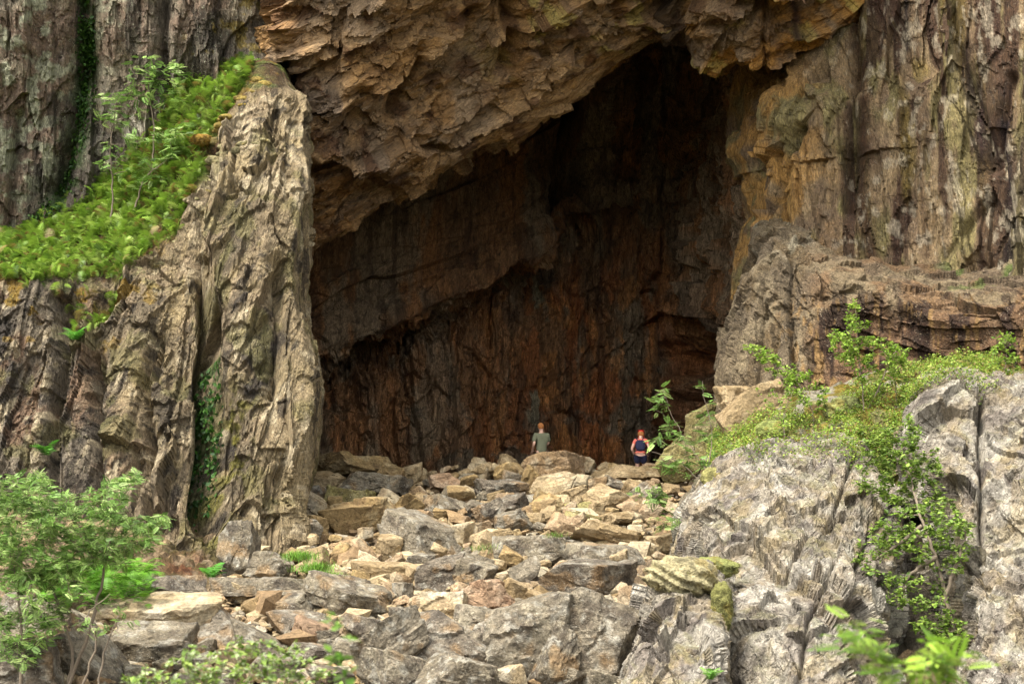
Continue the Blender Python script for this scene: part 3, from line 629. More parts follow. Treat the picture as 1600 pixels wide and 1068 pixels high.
def boulder(name, x0, y0, x1, y1, kind, tilt, label, cat, group=None, seed=0, Y=None, flat=.6, dep=.8, lv=5, mat=None, sink=.12):
    rng = np.random.default_rng(seed + 1000)
    cx_, cy_ = (x0 + x1) / 2, (y0 + y1) / 2
    if name != 'stone': g_ = .05 * (x1 - x0); x0 -= g_; x1 += g_; y0 -= g_ * .3; y1 += g_ * .5
    if Y is None: Y = ysurf(cx_, min(y1 - (y1 - y0) * .15, 1068 + 60))
    W = (x1 - x0) * Y / F; Hh = (y1 - y0) * Y / F
    D = np.clip(W * dep, .3 * W, 2.4); Yc = Y + D * .3
    W *= Yc / Y; Hh *= Yc / Y * (1 + sink)
    C_ = at(cx_, cy_ + sink * (y1 - y0) * .5, Yc)
    P, Fc = rock_mesh(rng, lv, W, D, Hh, math.radians(tilt), flat, seed)
    base = C_ - np.array([0, 0, Hh / 2])
    Pw = P + C_
    c = rock_col(Pw, kind, seed)
    o = mesh_np(name, Pw, Fc, mat or (M_BOULT if kind in ('tan', 'ochre', 'pale', 'pink', 'rust') else M_BOUL), c * BALB, False, loc=base)
    tag(o, label, cat, group); return o
BL = [
 (495,708,616,742,'ochre',3,.4,'long tan slab lying across boulders at the foot of the rock pillar'),
 (590,723,632,768,'ochre',20,.8,'ochre block with a flat face, directly right of the long tan slab by the pillar'),
 (618,722,660,758,'tan',-15,.8,'pale tan block leaning on the right side of an ochre block'),
 (474,736,538,770,'tan',8,.5,'flat tan slab wedged against the foot of the pillar, below the long slab'),
 (530,738,640,776,'grey',14,.45,'broad grey-tan slab sloping down from under the long tan slab'),
 (462,758,512,790,'grey',-10,.7,'small grey boulder tucked against the right foot of the pillar'),
 (505,762,582,796,'olive',6,.6,'olive-tan boulder below the two stacked slabs near the pillar'),
 (398,770,476,814,'grey',-4,.5,'grey slab in front of the pillar base'),
 (374,790,442,820,'pale',12,.4,'pale flat slab furthest left at the pillar base'),
 (615,770,662,804,'ochre',-35,.8,'pointed ochre block standing up among smaller stones'),
 (498,782,622,836,'ochre',-22,.6,'large ochre wedge rising to the right in the middle of the scree'),
 (598,798,732,876,'grey',28,.45,'big pale grey slab tilted down to the right, left half of the scree'),
 (435,806,502,852,'grey',10,.7,'grey lichened boulder above the strip of bright grass'),
 (515,843,587,876,'pink',24,.5,'pale pinkish wedge beside the grass strip'),
 (543,870,612,896,'pale',8,.4,'whitish streaked slab right below the pinkish wedge'),
 (638,864,692,888,'grey',6,.6,'small grey block below the big tilted grey slab'),
 (652,866,722,928,'dark',-12,.8,'dark grey lumpy boulder, left one of a touching pair'),
 (702,866,775,930,'grey',18,.8,'grey boulder, right one of a touching pair'),
 (343,812,402,908,'grey',-78,.9,'upright pointed grey rock like a standing stone'),
 (385,862,458,908,'grey',5,.8,'low grey cracked rock right of the standing pointed rock'),
 (552,878,652,908,'tan',6,.3,'thin brown slab lying flat above the big wedge-shaped boulder'),
 (338,903,502,938,'grey',2,.35,'long flat grey slab below the standing pointed rock'),
 (482,895,607,966,'grey',20,.7,'large grey boulder with a tan upper edge, shaped like a wedge'),
 (386,923,502,958,'grey',3,.5,'grey slab stacked under the long flat grey slab'),
 (420,955,522,992,'dark',-2,.5,'dark layered boulder right of the flat-topped boulder'),
 (444,980,530,1008,'grey',-3,.4,'thin layered grey slab under the dark layered boulder'),
 (448,1003,526,1040,'dark',4,.6,'dark brown block at the bottom below the layered slab'),
 (555,944,665,1060,'grey',-30,.8,'tall grey lump in the lower middle beside the dark-faced wedge'),
 (618,955,775,1045,'dark',32,.6,'big dark-faced wedge sloping down right in the lower middle'),
 (660,924,727,972,'pale',-20,.7,'bright white boulder between grey boulders'),
 (698,906,802,966,'rust',-18,.5,'orange-tan slab above the huge square grey block'),
 (708,945,792,1003,'grey',10,.7,'grey-tan lump wedged beneath the orange-tan slab'),
 (768,930,905,1080,'grey',2,.9,'huge square grey block with a flat top at the bottom'),
 (868,922,1015,1085,'grey',-4,.9,'huge grey block with a pale whitish top, joined to the square block'),
 (845,878,988,934,'dark',0,.9,'dark purplish-grey trapezoid boulder behind the huge grey blocks'),
 (818,972,905,1085,'grey',-50,.9,'pointed grey rock standing in front of the huge square block'),
 (560,1010,680,1090,'grey',15,.9,'rounded grey boulder at the bottom edge below the tall lump'),
 (655,1020,775,1095,'grey',12,.8,'smooth grey boulder at the bottom edge below the dark-faced wedge'),
 (125,928,340,992,'pale',-3,.4,'very large pale grey slab with a smooth top, lower left'),
 (268,938,402,1014,'dark',-6,.6,'flat-topped boulder with a dark shaded front, lower left'),
 (158,974,302,1040,'grey',-12,.8,'wide grey lumpy boulder under the very large pale slab'),
 (204,901,318,934,'dark',0,.7,'rounded dark grey boulder resting above the very large pale slab'),
 (363,968,444,1030,'grey',35,.7,'small grey slab leaning on the flat-topped boulder'),
 (-30,930,135,1012,'grey',14,.6,'grey slab behind the green bush at the left edge'),
 (78,980,205,1068,'grey',38,.6,'grey slab tilted down right behind the thin stems, bottom left'),
 (-40,1000,95,1090,'dark',0,.8,'dark boulder in the bottom left corner'),
 (812,705,910,762,'pink',-5,.8,'large pinkish peaked boulder hiding the legs of the standing man'),
 (806,727,850,772,'ochre',-60,.9,'ochre block with a squared face left of the pinkish peaked boulder'),
 (822,738,896,778,'pale',-20,.7,'pale tan boulder in front of the pinkish peaked boulder'),
 (786,734,816,768,'grey',10,.9,'bluish-grey block left of the squared ochre block'),
 (918,727,1046,757,'tan',4,.4,'long banded tan slab in front of the bending woman'),
 (893,740,926,763,'pale',0,.8,'small pale block left of the long banded slab'),
 (928,742,984,772,'grey',22,.6,'grey-tan boulder just under the left end of the long banded slab'),
 (912,754,980,806,'tan',18,.8,'large tan-grey rounded boulder below the long banded slab'),
 (828,772,882,807,'ochre',5,.9,'chunky ochre boulder in the middle of the scree'),
 (848,760,918,788,'tan',-18,.5,'tan wedge above the chunky ochre boulder'),
 (776,770,828,802,'dark',-12,.8,'dark grey-brown block left of the chunky ochre boulder'),
 (744,748,822,782,'dark',14,.5,'dark tan wedge pointing right, upper middle of the scree'),
 (882,785,926,805,'olive',-6,.7,'small olive boulder under the large rounded tan-grey boulder'),
 (878,798,936,822,'olive',8,.5,'yellowish flat stone under the small olive boulder'),
 (962,777,1004,803,'pink',-20,.7,'grey-pink boulder right of the large rounded tan-grey boulder'),
 (975,752,1030,790,'grey',-40,.5,'pale grey slab leaning under the long banded slab'),
 (930,798,988,820,'tan',-8,.6,'tan cracked stone right of the yellowish flat stone'),
 (852,800,896,842,'pink',20,.9,'pinkish pale boulder with a pointed top, centre of the scree'),
 (893,812,1003,860,'tan',28,.35,'long tan slab tilted steeply down to the right'),
 (725,818,755,848,'pale',10,.9,'small pale squared block, centre left of the scree'),
 (738,824,802,852,'tan',-20,.5,'tan wedge right of the small pale squared block'),
 (775,840,905,882,'grey',5,.5,'broad low brown-grey boulder above the dark trapezoid boulder'),
 (885,850,1002,888,'grey',4,.5,'broad grey-brown slab right of the low brown-grey boulder'),
 (738,778,792,822,'dark',-28,.8,'dark grey angular boulder, centre left of the scree'),
 (776,797,832,830,'grey',-14,.8,'grey boulder with light lichen right of the dark angular one'),
 (1010,833,1052,862,'tan',0,.6,'tan stone at the left foot of the grey outcrop'),
 (720,780,760,806,'grey',15,.8,'grey stone with a rough top left of the dark angular boulder'),
 (870,882,960,905,'rust',0,.5,'rusty stone peeping out behind the dark trapezoid boulder'),
 (735,905,790,932,'rust',0,.7,'small orange-brown stone near the grey pair of boulders'),
 (1010,905,1060,952,'rust',10,.7,'reddish stone beside the moss-capped rock'),
 (700,760,742,785,'ochre',-12,.8,'ochre stone left of the dark tan wedge'),
 (670,740,716,766,'rust',0,.7,'reddish-brown boulder on the crest near the cave wall'),
 (735,722,775,746,'tan',-15,.7,'tan boulder on the crest left of the man'),
 (664,772,735,806,'grey',20,.6,'grey lichened boulder right of the pointed ochre block'),
 (735,968,780,1010,'dark',0,.8,'dark brown stone in the gap beside the huge square block'),
]
for i, (x0, y0, x1, y1, kd, tl, fl, lb) in enumerate(BL):
    nm = 'slab_rock' if 'slab' in lb.split(',')[0][:30] else 'boulder'
    boulder(nm, x0, y0, x1, y1, kd, tl, lb, 'boulder', 'boulders of the scree in front of the cave', seed=i * 3 + 1, flat=max(fl, .5), lv=5 if x1 - x0 > 45 else 4)
# big rocks on the bank right of the scree
boulder('boulder', 1026, 684, 1100, 748, 'olive', -30, 'large smooth tan boulder behind the sapling right of the woman', 'boulder', 'boulders of the scree in front of the cave', 501, Y=46.5, flat=.9)
boulder('boulder', 1070, 628, 1140, 720, 'olive', -25, 'tall rounded tan boulder against the right side of the cave mouth', 'boulder', 'boulders of the scree in front of the cave', 502, Y=47, flat=.9)
boulder('boulder', 1118, 603, 1182, 646, 'tan', 5, 'blocky tan boulder perched highest at the right side of the cave mouth', 'boulder', 'boulders of the scree in front of the cave', 503, Y=42.5, flat=.7)
boulder('boulder', 1125, 598, 1235, 700, 'tan', -25, 'broad tan-grey rock behind the sapling on the bank', 'boulder', 'boulders of the scree in front of the cave', 504, Y=42, flat=.8)
# smaller stones, one object each
rng = np.random.default_rng(7)
placed = []; n = 0; tries = 0
SCREE = [(480, 745), (560, 742), (700, 728), (800, 722), (1040, 728), (1100, 770), (1080, 850), (1020, 900), (1000, 960), (780, 960), (560, 930), (430, 840), (390, 800)]
while n < 230 and tries < 20000:
    tries += 1
    px_ = rng.uniform(380, 1110); py_ = 722 + (rng.random() ** 1.25) * 235
    if not inpoly(np.array([px_]), np.array([py_]), SCREE)[0]: continue
    w_ = float(np.clip(rng.lognormal(3.35, .36), 15, 72)) * (1 + .25 * (py_ - 730) / 200)
    if any((abs(px_ - a) < (w_ + c_) * .34 and abs(py_ - b_) < (w_ + c_) * .2) for a, b_, c_ in placed): continue
    placed.append((px_, py_, w_)); h_ = w_ * rng.uniform(.5, .95)
    kd = ['pale', 'tan', 'ochre', 'pink', 'grey', 'rust'][rng.choice(6, p=[.13, .38, .16, .12, .18, .03])]
    if px_ > 960: kd = ['pale', 'tan', 'pink'][rng.integers(3)]
    words = {'pale': 'whitish', 'tan': 'tan', 'ochre': 'ochre', 'pink': 'pinkish', 'grey': 'grey', 'rust': 'rusty'}[kd]
    boulder('stone', px_ - w_ / 2, py_ - h_ / 2, px_ + w_ / 2, py_ + h_ / 2, kd, rng.uniform(-35, 35), 'small angular %s stone lying loose among the scree boulders' % words, 'stone', 'small %s stones of the scree' % words, seed=600 + n, flat=rng.uniform(.5, 1), lv=3 if w_ < 26 else 4)
    n += 1
n2 = 0; tries = 0
LOW = [(-20, 1000), (120, 985), (330, 1000), (420, 1010), (540, 930), (640, 900), (760, 900), (1000, 900), (1010, 1075), (-20, 1075)]
while n2 < 60 and tries < 9000:
    tries += 1
    px_ = rng.uniform(-20, 1010); py_ = rng.uniform(895, 1070)
    if not inpoly(np.array([px_]), np.array([py_]), LOW)[0]: continue
    w_ = float(rng.uniform(30, 92)); h_ = w_ * rng.uniform(.4, .75)
    if any((abs(px_ - a) < (w_ + c_) * .36 and abs(py_ - b_) < (w_ + c_) * .22) for a, b_, c_ in placed): continue
    placed.append((px_, py_, w_)); kd = ['grey', 'dark', 'pink', 'pale', 'rust'][rng.choice(5, p=[.45, .2, .15, .12, .08])]
    words = {'pale': 'whitish', 'pink': 'pinkish', 'grey': 'grey', 'rust': 'rusty', 'dark': 'dark grey'}[kd]
    boulder('stone', px_ - w_ / 2, py_ - h_ / 2, px_ + w_ / 2, py_ + h_ / 2, kd, rng.uniform(-35, 35), 'broken %s stone among the big grey blocks at the bottom' % words, 'stone', 'lower %s stones of the scree' % words, seed=900 + n2, flat=rng.uniform(.5, 1), lv=4)
    n2 += 1
# fine rubble between them: thousands of chips in one sheet
V0, F0 = ico(1)
VS, FS, CS = [], [], []; k = 0
for i in range(7500):
    py_ = 724 + rng.random() ** .9 * 340; px_ = rng.uniform(-40, 1120)
    if not inpoly(np.array([px_]), np.array([py_]), [(470, 740), (1060, 726), (1110, 780), (1080, 860), (1010, 1068), (-40, 1068), (-40, 980), (330, 940), (380, 800)])[0]: continue
    Yy = ysurf(px_, py_); P0 = at(px_, py_, Yy); r = rng.lognormal(-2.3, .5)
    nn = rng.normal(0, 1, (7, 3)); nn /= np.linalg.norm(nn, axis=1, keepdims=True); d = V0 @ nn.T; rr2 = np.where(d > .05, rng.uniform(.5, .9, 7) / np.maximum(d, .05), 9).min(1)
    v = V0 * np.minimum(rr2, 1.3)[:, None] * np.array([1.2, .9, rng.uniform(.3, .8)]) * r
    v = v @ (rot_y(rng.uniform(-.6, .6)) @ rot_z(rng.uniform(0, 6))).T + [P0[0], P0[1], gz(P0[0], P0[1]) + r * .25 - .13]
    kd = ROCKC[['pale', 'tan', 'pink', 'grey', 'ochre'][rng.choice(5, p=[.28, .3, .18, .14, .1])]]
    VS.append(v); FS.append(F0 + k); CS.append(np.tile(lin(kd[rng.integers(4)]), (len(v), 1))); k += len(v)
tag(mesh_np('rubble', np.concatenate(VS), np.concatenate(FS), M_BOULT, np.concatenate(CS) * BALB), 'fine pale rubble filling the gaps between the scree boulders', 'rubble', kind='stuff')

# ------------------------------------------------------------------ grey outcrops and mossy bank on the right
GRV = {501: [([(1335, 716), (1300, 800), (1240, 875), (1225, 900)], 3, .22), ([(1390, 790), (1345, 870), (1320, 960)], 4, .3), ([(1300, 900), (1262, 975), (1245, 1090)], 3, .22)],
       581: [([(1530, 610), (1534, 740), (1530, 850)], 4, .35), ([(1490, 880), (1540, 888), (1640, 920)], 5, .4)]}
def outd(seed, lean, amp=1.0):
    fr = frame((lean, 0, 1))
    def f(p, px, py):
        wq = (p + .2 * np.stack([fbm(p / .7, seed, 3) - .5, 0 * px, fbm(p / .7, seed + 1, 3) - .5], 1)) @ fr
        d = .34 * facet(p, (2.6, 1.4, 1.4), fr, seed + 2, .2, .9)[0] + .24 * sheets(p, fr, .8, 2.2, seed + 3, .25, .5) + .10 * sheets(p, fr, .22, .9, seed + 4, .35, .8) + .035 * sheets(p, fr, .08, .6, seed + 5, .45)
        d = d + .12 * facet(p, (.8, .6, .6), fr, seed + 6, .3, 1.1)[0] + .03 * facet(p, (.25, .18, .2), fr, seed + 8, .35, 1.1)[0]
        for ln, w_, dd in GRV.get(seed, []): d = d + groove(px, py, ln, w_, dd)
        return amp * (d + .22 * (fbm(p / 1.0, seed + 11, 3) - .5))
    return f
def outc(seed, lean):
    fr = frame((lean, 0, 1))
    def f(p, px, py, n, d):
        q = p @ fr
        c = pal(q, seed, .5, [(182, 172, 154), (160, 150, 134), (200, 188, 166), (142, 130, 118), (178, 162, 136)], (.7, 1.5, 1.5))
        c = mixc(c, lin((220, 212, 194)), ss(.52, .64, fbm(q * np.array([1.6, 2.6, 2.6]), seed + 21, 5)) * .7)
        c = mixc(c, lin((84, 76, 70)), ss(.57, .66, fbm(q * np.array([1.2, 3, 3]) + 7, seed + 22, 5)) * .5)
        c = mixc(c, lin((196, 172, 110)), ss(.58, .65, fbm(q * np.array([.6, 3, 3]) + 17, seed + 23, 4)) * .3)
        c = mixc(c, lin((122, 122, 60)), ss(.35, .9, n[:, 2]) * ss(.50, .60, fbm(p / .4, seed + 24, 4)) * .4)
        return c * .5
    return f
R = [
 [(1040, 900, 37), (1052, 820, 37), (1100, 752, 36.5), (1180, 700, 36.5), (1262, 692, 36.5), (1340, 706, 36.5), (1420, 760, 37), (1450, 800, 38)],
 [(1062, 905, 35), (1068, 830, 32.5), (1105, 764, 32), (1180, 706, 32.6), (1262, 706, 32.6), (1335, 722, 32.2), (1398, 790, 32.2), (1430, 830, 35)],
 [(1066, 930, 33), (1074, 870, 30.8), (1118, 845, 29.8), (1190, 830, 29.6), (1265, 832, 29.5), (1340, 842, 29.5), (1398, 862, 30.6), (1425, 880, 34)],
 [(1090, 990, 31), (1104, 965, 29), (1140, 960, 27.6), (1200, 958, 27.2), (1268, 958, 27.0), (1335, 962, 27.4), (1388, 965, 29), (1410, 970, 33)],
 [(1100, 1090, 30), (1110, 1090, 27.8), (1145, 1090, 26.4), (1205, 1090, 25.8), (1268, 1090, 25.6), (1330, 1090, 26), (1380, 1090, 28), (1400, 1090, 32)],
 [(1100, 1240, 29), (1110, 1240, 26.8), (1145, 1240, 25), (1205, 1240, 24.4), (1268, 1240, 24.4), (1330, 1240, 25), (1380, 1240, 27), (1400, 1240, 31)]]
rockpatch('rock_outcrop', R, outd(501, .42), outc(501, .42), M_SLAB, 'steep pale grey ribbed rock slab in front of the green bank', 'outcrop', 2.0, key='oa')
R = [
 [(1010, 960, 31), (1008, 930, 30), (1025, 900, 29.5), (1080, 892, 29.5), (1135, 905, 29.5), (1160, 940, 31)],
 [(990, 990, 29), (1004, 955, 27.6), (1024, 920, 27), (1080, 914, 27), (1132, 925, 27), (1152, 960, 29)],
 [(975, 1030, 27.5), (996, 1000, 26.2), (1022, 990, 25.4), (1078, 985, 25.3), (1128, 995, 25.6), (1146, 1010, 28)],
 [(940, 1100, 27), (960, 1090, 25.2), (1010, 1085, 24.4), (1072, 1085, 24.2), (1125, 1090, 24.6), (1142, 1100, 27)],
 [(920, 1230, 27), (940, 1230, 25), (1000, 1230, 24), (1070, 1230, 23.6), (1125, 1230, 24), (1142, 1230, 26)]]
rockpatch('rock_outcrop', R, outd(541, .15, .8), outc(541, .15), M_SLAB, 'small dark grey rock with a thick moss cap, left foot of the pale ribbed slab', 'outcrop', 1.9, key='ob')
R = [
 [(1395, 720, 38), (1402, 660, 38), (1430, 606, 37.5), (1480, 590, 37), (1560, 592, 36.5), (1640, 600, 36), (1760, 600, 35), (1900, 600, 33)],
 [(1420, 740, 35.5), (1424, 680, 34), (1442, 618, 33.6), (1485, 606, 33.2), (1560, 610, 33), (1640, 620, 32), (1760, 620, 31), (1900, 620, 29)],
 [(1440, 790, 34), (1440, 750, 32.3), (1460, 720, 31.4), (1500, 720, 31), (1565, 722, 30.8), (1640, 724, 30), (1760, 724, 29), (1900, 724, 27)],
 [(1480, 900, 33), (1478, 870, 31), (1496, 860, 30), (1525, 858, 29.4), (1575, 860, 29.2), (1640, 860, 28.6), (1760, 860, 27.6), (1900, 860, 26)],
 [(1490, 980, 31), (1482, 945, 29.5), (1500, 912, 28.6), (1530, 906, 28), (1580, 910, 27.8), (1640, 916, 27.4), (1760, 916, 26.4), (1900, 916, 25)],
 [(1505, 1090, 30), (1495, 1090, 28), (1510, 1090, 26.8), (1540, 1090, 26.2), (1585, 1090, 26), (1640, 1090, 25.8), (1760, 1090, 25), (1900, 1090, 24)],
 [(1505, 1240, 29), (1495, 1240, 27), (1510, 1240, 25.8), (1540, 1240, 25.2), (1585, 1240, 25), (1640, 1240, 25), (1760, 1240, 24), (1900, 1240, 23)]]
rockpatch('rock_outcrop', R, outd(581, .1, 1.1), outc(581, .1), M_SLAB, 'tall grey outcrop split by upright cracks, at the right edge beside the gully tree', 'outcrop', 2.0, key='oc')
def d_bk(p, px, py):
    return .5 * (fbm(p / 1.0, 621, 4) - .5) + .3 * (fbm(p / .45, 622, 3) - .5) + .15 * facet(p, (.8, .8, .8), None, 623, .3)[0]
def c_bk(p, px, py, n, d):
    c = pal(p, 631, .5, [(130, 132, 70), (112, 122, 50), (158, 152, 104), (108, 84, 54), (150, 132, 60)])
    c = mixc(c, lin((176, 168, 148)), ss(.54, .60, fbm(p / .55 + 5, 632, 4)) * .9)
    c = mixc(c, lin((150, 138, 118)), ss(720, 790, py))
    return c * .5
R = [
 [(1060, 800, 44), (1110, 712, 44), (1150, 668, 43.5), (1220, 618, 43), (1290, 606, 42.8), (1400, 584, 42.5), (1500, 576, 42), (1600, 578, 41.6), (1760, 580, 40.5), (1900, 560, 39)],
 [(1070, 805, 42), (1118, 725, 41), (1160, 690, 40.5), (1230, 640, 40), (1295, 622, 39.6), (1400, 594, 39.5), (1500, 586, 39), (1600, 588, 38.6), (1760, 590, 37.5), (1900, 580, 36)],
 [(1075, 810, 40), (1125, 745, 37.5), (1170, 706, 37), (1240, 676, 37), (1300, 652, 37), (1400, 614, 37.6), (1500, 604, 37.4), (1600, 606, 37), (1760, 600, 36), (1900, 600, 34)],
 [(1080, 830, 38), (1125, 775, 35.5), (1170, 725, 34.8), (1240, 706, 34.8), (1310, 700, 34.8), (1400, 660, 35.4), (1500, 650, 35.4), (1600, 655, 35), (1760, 660, 34), (1900, 660, 32)],
 [(1085, 900, 37), (1130, 880, 34.5), (1170, 860, 33.5), (1240, 840, 33.5), (1330, 820, 33.4), (1405, 780, 33.6), (1460, 780, 33.6), (1600, 780, 33.6), (1760, 780, 33), (1900, 780, 31)],
 [(1085, 1100, 36), (1130, 1100, 33), (1170, 1100, 32), (1240, 1100, 31), (1340, 1100, 30.5), (1420, 1050, 29.4), (1480, 1050, 29.4), (1600, 1050, 31), (1760, 1050, 30), (1900, 1050, 28)]]
rockpatch('mossy_bank', R, d_bk, c_bk, M_MOSS, 'green mossy bank of rock carrying low shrubs above the grey slabs, right', 'bank', 2.4, key='bk')

# ------------------------------------------------------------------ plants
def leaf_tpl(kind):
    Vv, Ff = [], []
    def q(a, b, c_, d): k = len(Vv); Vv.extend([a, b, c_, d]); Ff.append((k, k + 1, k + 2, k + 3))
    if kind == 'oval':
        q((0, 0, 0), (.5, .34, .06), (1, 0, -.06), (.5, -.34, .06))
    elif kind == 'rowan':
        for i in range(6):
            x = .18 + i * .13; l = .36 * (1 - abs(i - 2.2) * .09); z = -.25 * x * x
            for s_ in (-1, 1):
                a = np.array([x, 0, z]); d = np.array([.42, s_ * .9, -.18]) * l; u = np.array([.13, -s_ * .05, 0]) * .55
                q(tuple(a), tuple(a + d * .5 + u), tuple(a + d), tuple(a + d * .5 - u))
        q((.93, 0, -.22), (1.08, .07, -.27), (1.25, 0, -.34), (1.08, -.07, -.27))
    elif kind == 'fern':
        for i in range(9):
            x = .1 + i * .1; z = .35 * math.sin(x * 2.6) * .8; l = .34 * (math.sin(min(1, (x + .12)) * 2.7)) + .03
            for s_ in (-1, 1):
                a = np.array([x, 0, z]); d = np.array([.3, s_ * .95, -.12]) * l; u = np.array([.045, 0, 0])
                q(tuple(a - u), tuple(a + u), tuple(a + d + u * .2), tuple(a + d - u * .2))
    elif kind == 'grass':
        q((0, -.03, 0), (0, .03, 0), (.55, .02, .22), (.55, -.02, .22)); q((.55, -.02, .22), (.55, .02, .22), (1, .0, .18), (1, -.005, .18))
    return np.array(Vv, np.float32), np.array(Ff, np.int32)
TPL = {k: leaf_tpl(k) for k in ('oval', 'rowan', 'fern', 'grass')}
def scatter(kind, pos, dirs, ups, size, cols, rng):
    T, Fq = TPL[kind]; m = len(pos)
    d = dirs / (np.linalg.norm(dirs, axis=1, keepdims=True) + 1e-9); u = ups - d * (ups * d).sum(1, keepdims=True); u /= np.linalg.norm(u, axis=1, keepdims=True) + 1e-9
    sdir = np.cross(u, d)
    V = pos[:, None] + size[:, None, None] * (T[None, :, 0:1] * d[:, None] + T[None, :, 1:2] * sdir[:, None] + T[None, :, 2:3] * u[:, None])
    Fa = (Fq[None] + (np.arange(m) * len(T))[:, None, None]).reshape(-1, 4)
    C = np.repeat(cols, len(T), 0)
    return V.reshape(-1, 3), Fa, C
def lcols(rng, m, pals, jit=.18):
    L = lin(pals); c = L[rng.integers(len(pals), size=m)]; return c * (1 + jit * rng.normal(0, 1, (m, 1)))
LA = .62
def tube(pts, rads, k=5):
    pts = np.array(pts, float); n = len(pts); t = np.gradient(pts, axis=0); t /= np.linalg.norm(t, axis=1, keepdims=True) + 1e-9
    a = np.cross(t, [0.3, 1, 0.1]); a /= np.linalg.norm(a, axis=1, keepdims=True) + 1e-9; b = np.cross(t, a)
    th = np.arange(k) * 2 * PI / k
    V = pts[:, None] + np.array(rads)[:, None, None] * (np.cos(th)[None, :, None] * a[:, None] + np.sin(th)[None, :, None] * b[:, None])
    i = np.arange(n * k).reshape(n, k); j = np.roll(i, -1, 1)
    return V.reshape(-1, 3), np.stack([i[:-1], j[:-1], j[1:], i[1:]], -1).reshape(-1, 4)
def bush(name, label, cat, trunks, polys, leaf, size, pals, seed, group=None, dY=1.0, r0=.03, twig=.9, barkm=None):
    """trunks: polylines of (px,py,Y). polys: (outline in photo px, Y, number of twig ends, leaves per end): twigs grow from the nearest stem to each end"""
    rng = np.random.default_rng(seed); TV, TF, k = [], [], 0
    nodes = []; 
    def addtube(pts, rad):
        nonlocal k
        v, f = tube(pts, rad); TV.append(v); TF.append(f + k); k += len(v)
    for tr in trunks:
        P = at(*np.array(tr, float).T); m = len(P); t = np.linspace(0, m - 1, m * 5); Pd = hermite(t, P, 0) + rng.normal(0, .012, (len(t), 3))
        rad = np.linspace(r0, r0 * .3, len(t)); addtube(Pd, rad); nodes += [(q, r) for q, r in zip(Pd[2:], rad[2:])]
    LP, LD, LU, LS = [], [], [], []
    for poly, Y, nt_, nl in polys:
        xs, ys = [a for a, b in poly], [b for a, b in poly]; T = []
        while len(T) < nt_:
            x, y = rng.uniform(min(xs), max(xs)), rng.uniform(min(ys), max(ys))
            if inpoly(np.array([x]), np.array([y]), poly)[0]: T.append(at(x, y, Y + rng.uniform(-dY, dY)))
        NP = np.array([q for q, r in nodes]); T = np.array(T)
        T = T[np.argsort(np.min(np.linalg.norm(T[:, None] - NP[None], axis=2), 1))]
        for q in T:
            NP = np.array([a for a, r in nodes]); dd = np.linalg.norm(NP - q, axis=1) + .6 * np.maximum(NP[:, 2] - q[2], 0); i = int(np.argmin(dd)); a, ra = nodes[i]
            L_ = np.linalg.norm(q - a); n = max(3, int(L_ / .12)); t = np.linspace(0, 1, n)[:, None]
            pts = a + (q - a) * t + np.array([0, 0, 1]) * (.16 * L_ * np.sin(t * PI) * rng.uniform(-.4, 1.0)) + rng.normal(0, .02 * L_, (n, 3)) * np.sin(t * PI)
            r1 = min(ra * .75, .012 * twig + .008 * L_); rad = np.linspace(r1, .004 * twig, n); addtube(pts, rad)
            for z, r in zip(pts[1:], rad[1:]): nodes.append((z, max(r, .005)))
            ax = (q - a) / (L_ + 1e-9)
            for _ in range(nl):
                s_ = rng.random() ** .6; z = a + (q - a) * (s_ if L_ < .8 else 1 - (1 - s_) * .8 / L_)
                z = pts[int(s_ * (n - 1))] + rng.normal(0, .05, 3) * size / .2
                dr = rng.normal(0, 1, 3) * np.array([1, 1, .35]) + ax * .5; LP.append(z); LD.append(dr); LU.append(np.array([0, 0, 1]) + rng.normal(0, .35, 3)); LS.append(size * rng.uniform(.65, 1.25))
    base = at(*trunks[0][0]); root = empty(name, base, label, cat, group)
    mesh_np('stem', np.concatenate(TV), np.concatenate(TF), barkm or M_BARK, None, True, root, base)
    LP = np.array(LP); v, f, c = scatter(leaf, LP, np.array(LD), np.array(LU), np.array(LS), lcols(rng, len(LP), pals) * LA, rng)
    mesh_np('foliage', v, f, M_LEAF, np.clip(c, 0, 1), False, root, base)
    return root
G1 = [(138, 176, 84), (156, 190, 98), (108, 146, 62), (184, 208, 126), (140, 178, 92), (90, 122, 52)]
G2 = [(140, 176, 60), (164, 196, 72), (112, 150, 50), (184, 208, 96)]
G3 = [(122, 154, 58), (144, 174, 70), (166, 190, 86), (100, 128, 50)]
# left rowan bushes
bush('rowan_bush', 'large light green bush with feathery leaves at the left edge before the rock pillar', 'bush',
     [[(100, 1110, 26), (112, 1010, 26.2), (82, 920, 26.4), (60, 820, 26.6)], [(92, 1110, 26), (140, 980, 26), (165, 880, 26.2), (185, 800, 26.4)], [(30, 1110, 25.5), (34, 980, 25.8), (15, 860, 26)]],
     [([(-20, 745), (60, 740), (110, 775), (150, 760), (212, 728), (224, 742), (196, 780), (200, 812), (262, 800), (270, 812), (240, 850), (200, 880), (120, 900), (40, 910), (-20, 900)], 26.3, 620, 8), ([(-20, 900), (130, 900), (110, 960), (60, 1040), (-20, 1040)], 26, 190, 6)], 'rowan', .14, G1, 11, dY=1.1, r0=.035)
bush('rowan_bush', 'thin-stemmed small bush with few leaves in front of the tilted grey slab, lower left', 'bush',
     [[(120, 1100, 24), (150, 1000, 24), (135, 960, 24.2), (170, 930, 24.3)], [(150, 1100, 24), (165, 1010, 24.2), (185, 960, 24.4)]], [([(95, 900), (230, 940), (225, 990), (120, 1000)], 24.2, 22, 4)], 'rowan', .13, G1, 12, dY=.4, r0=.02)
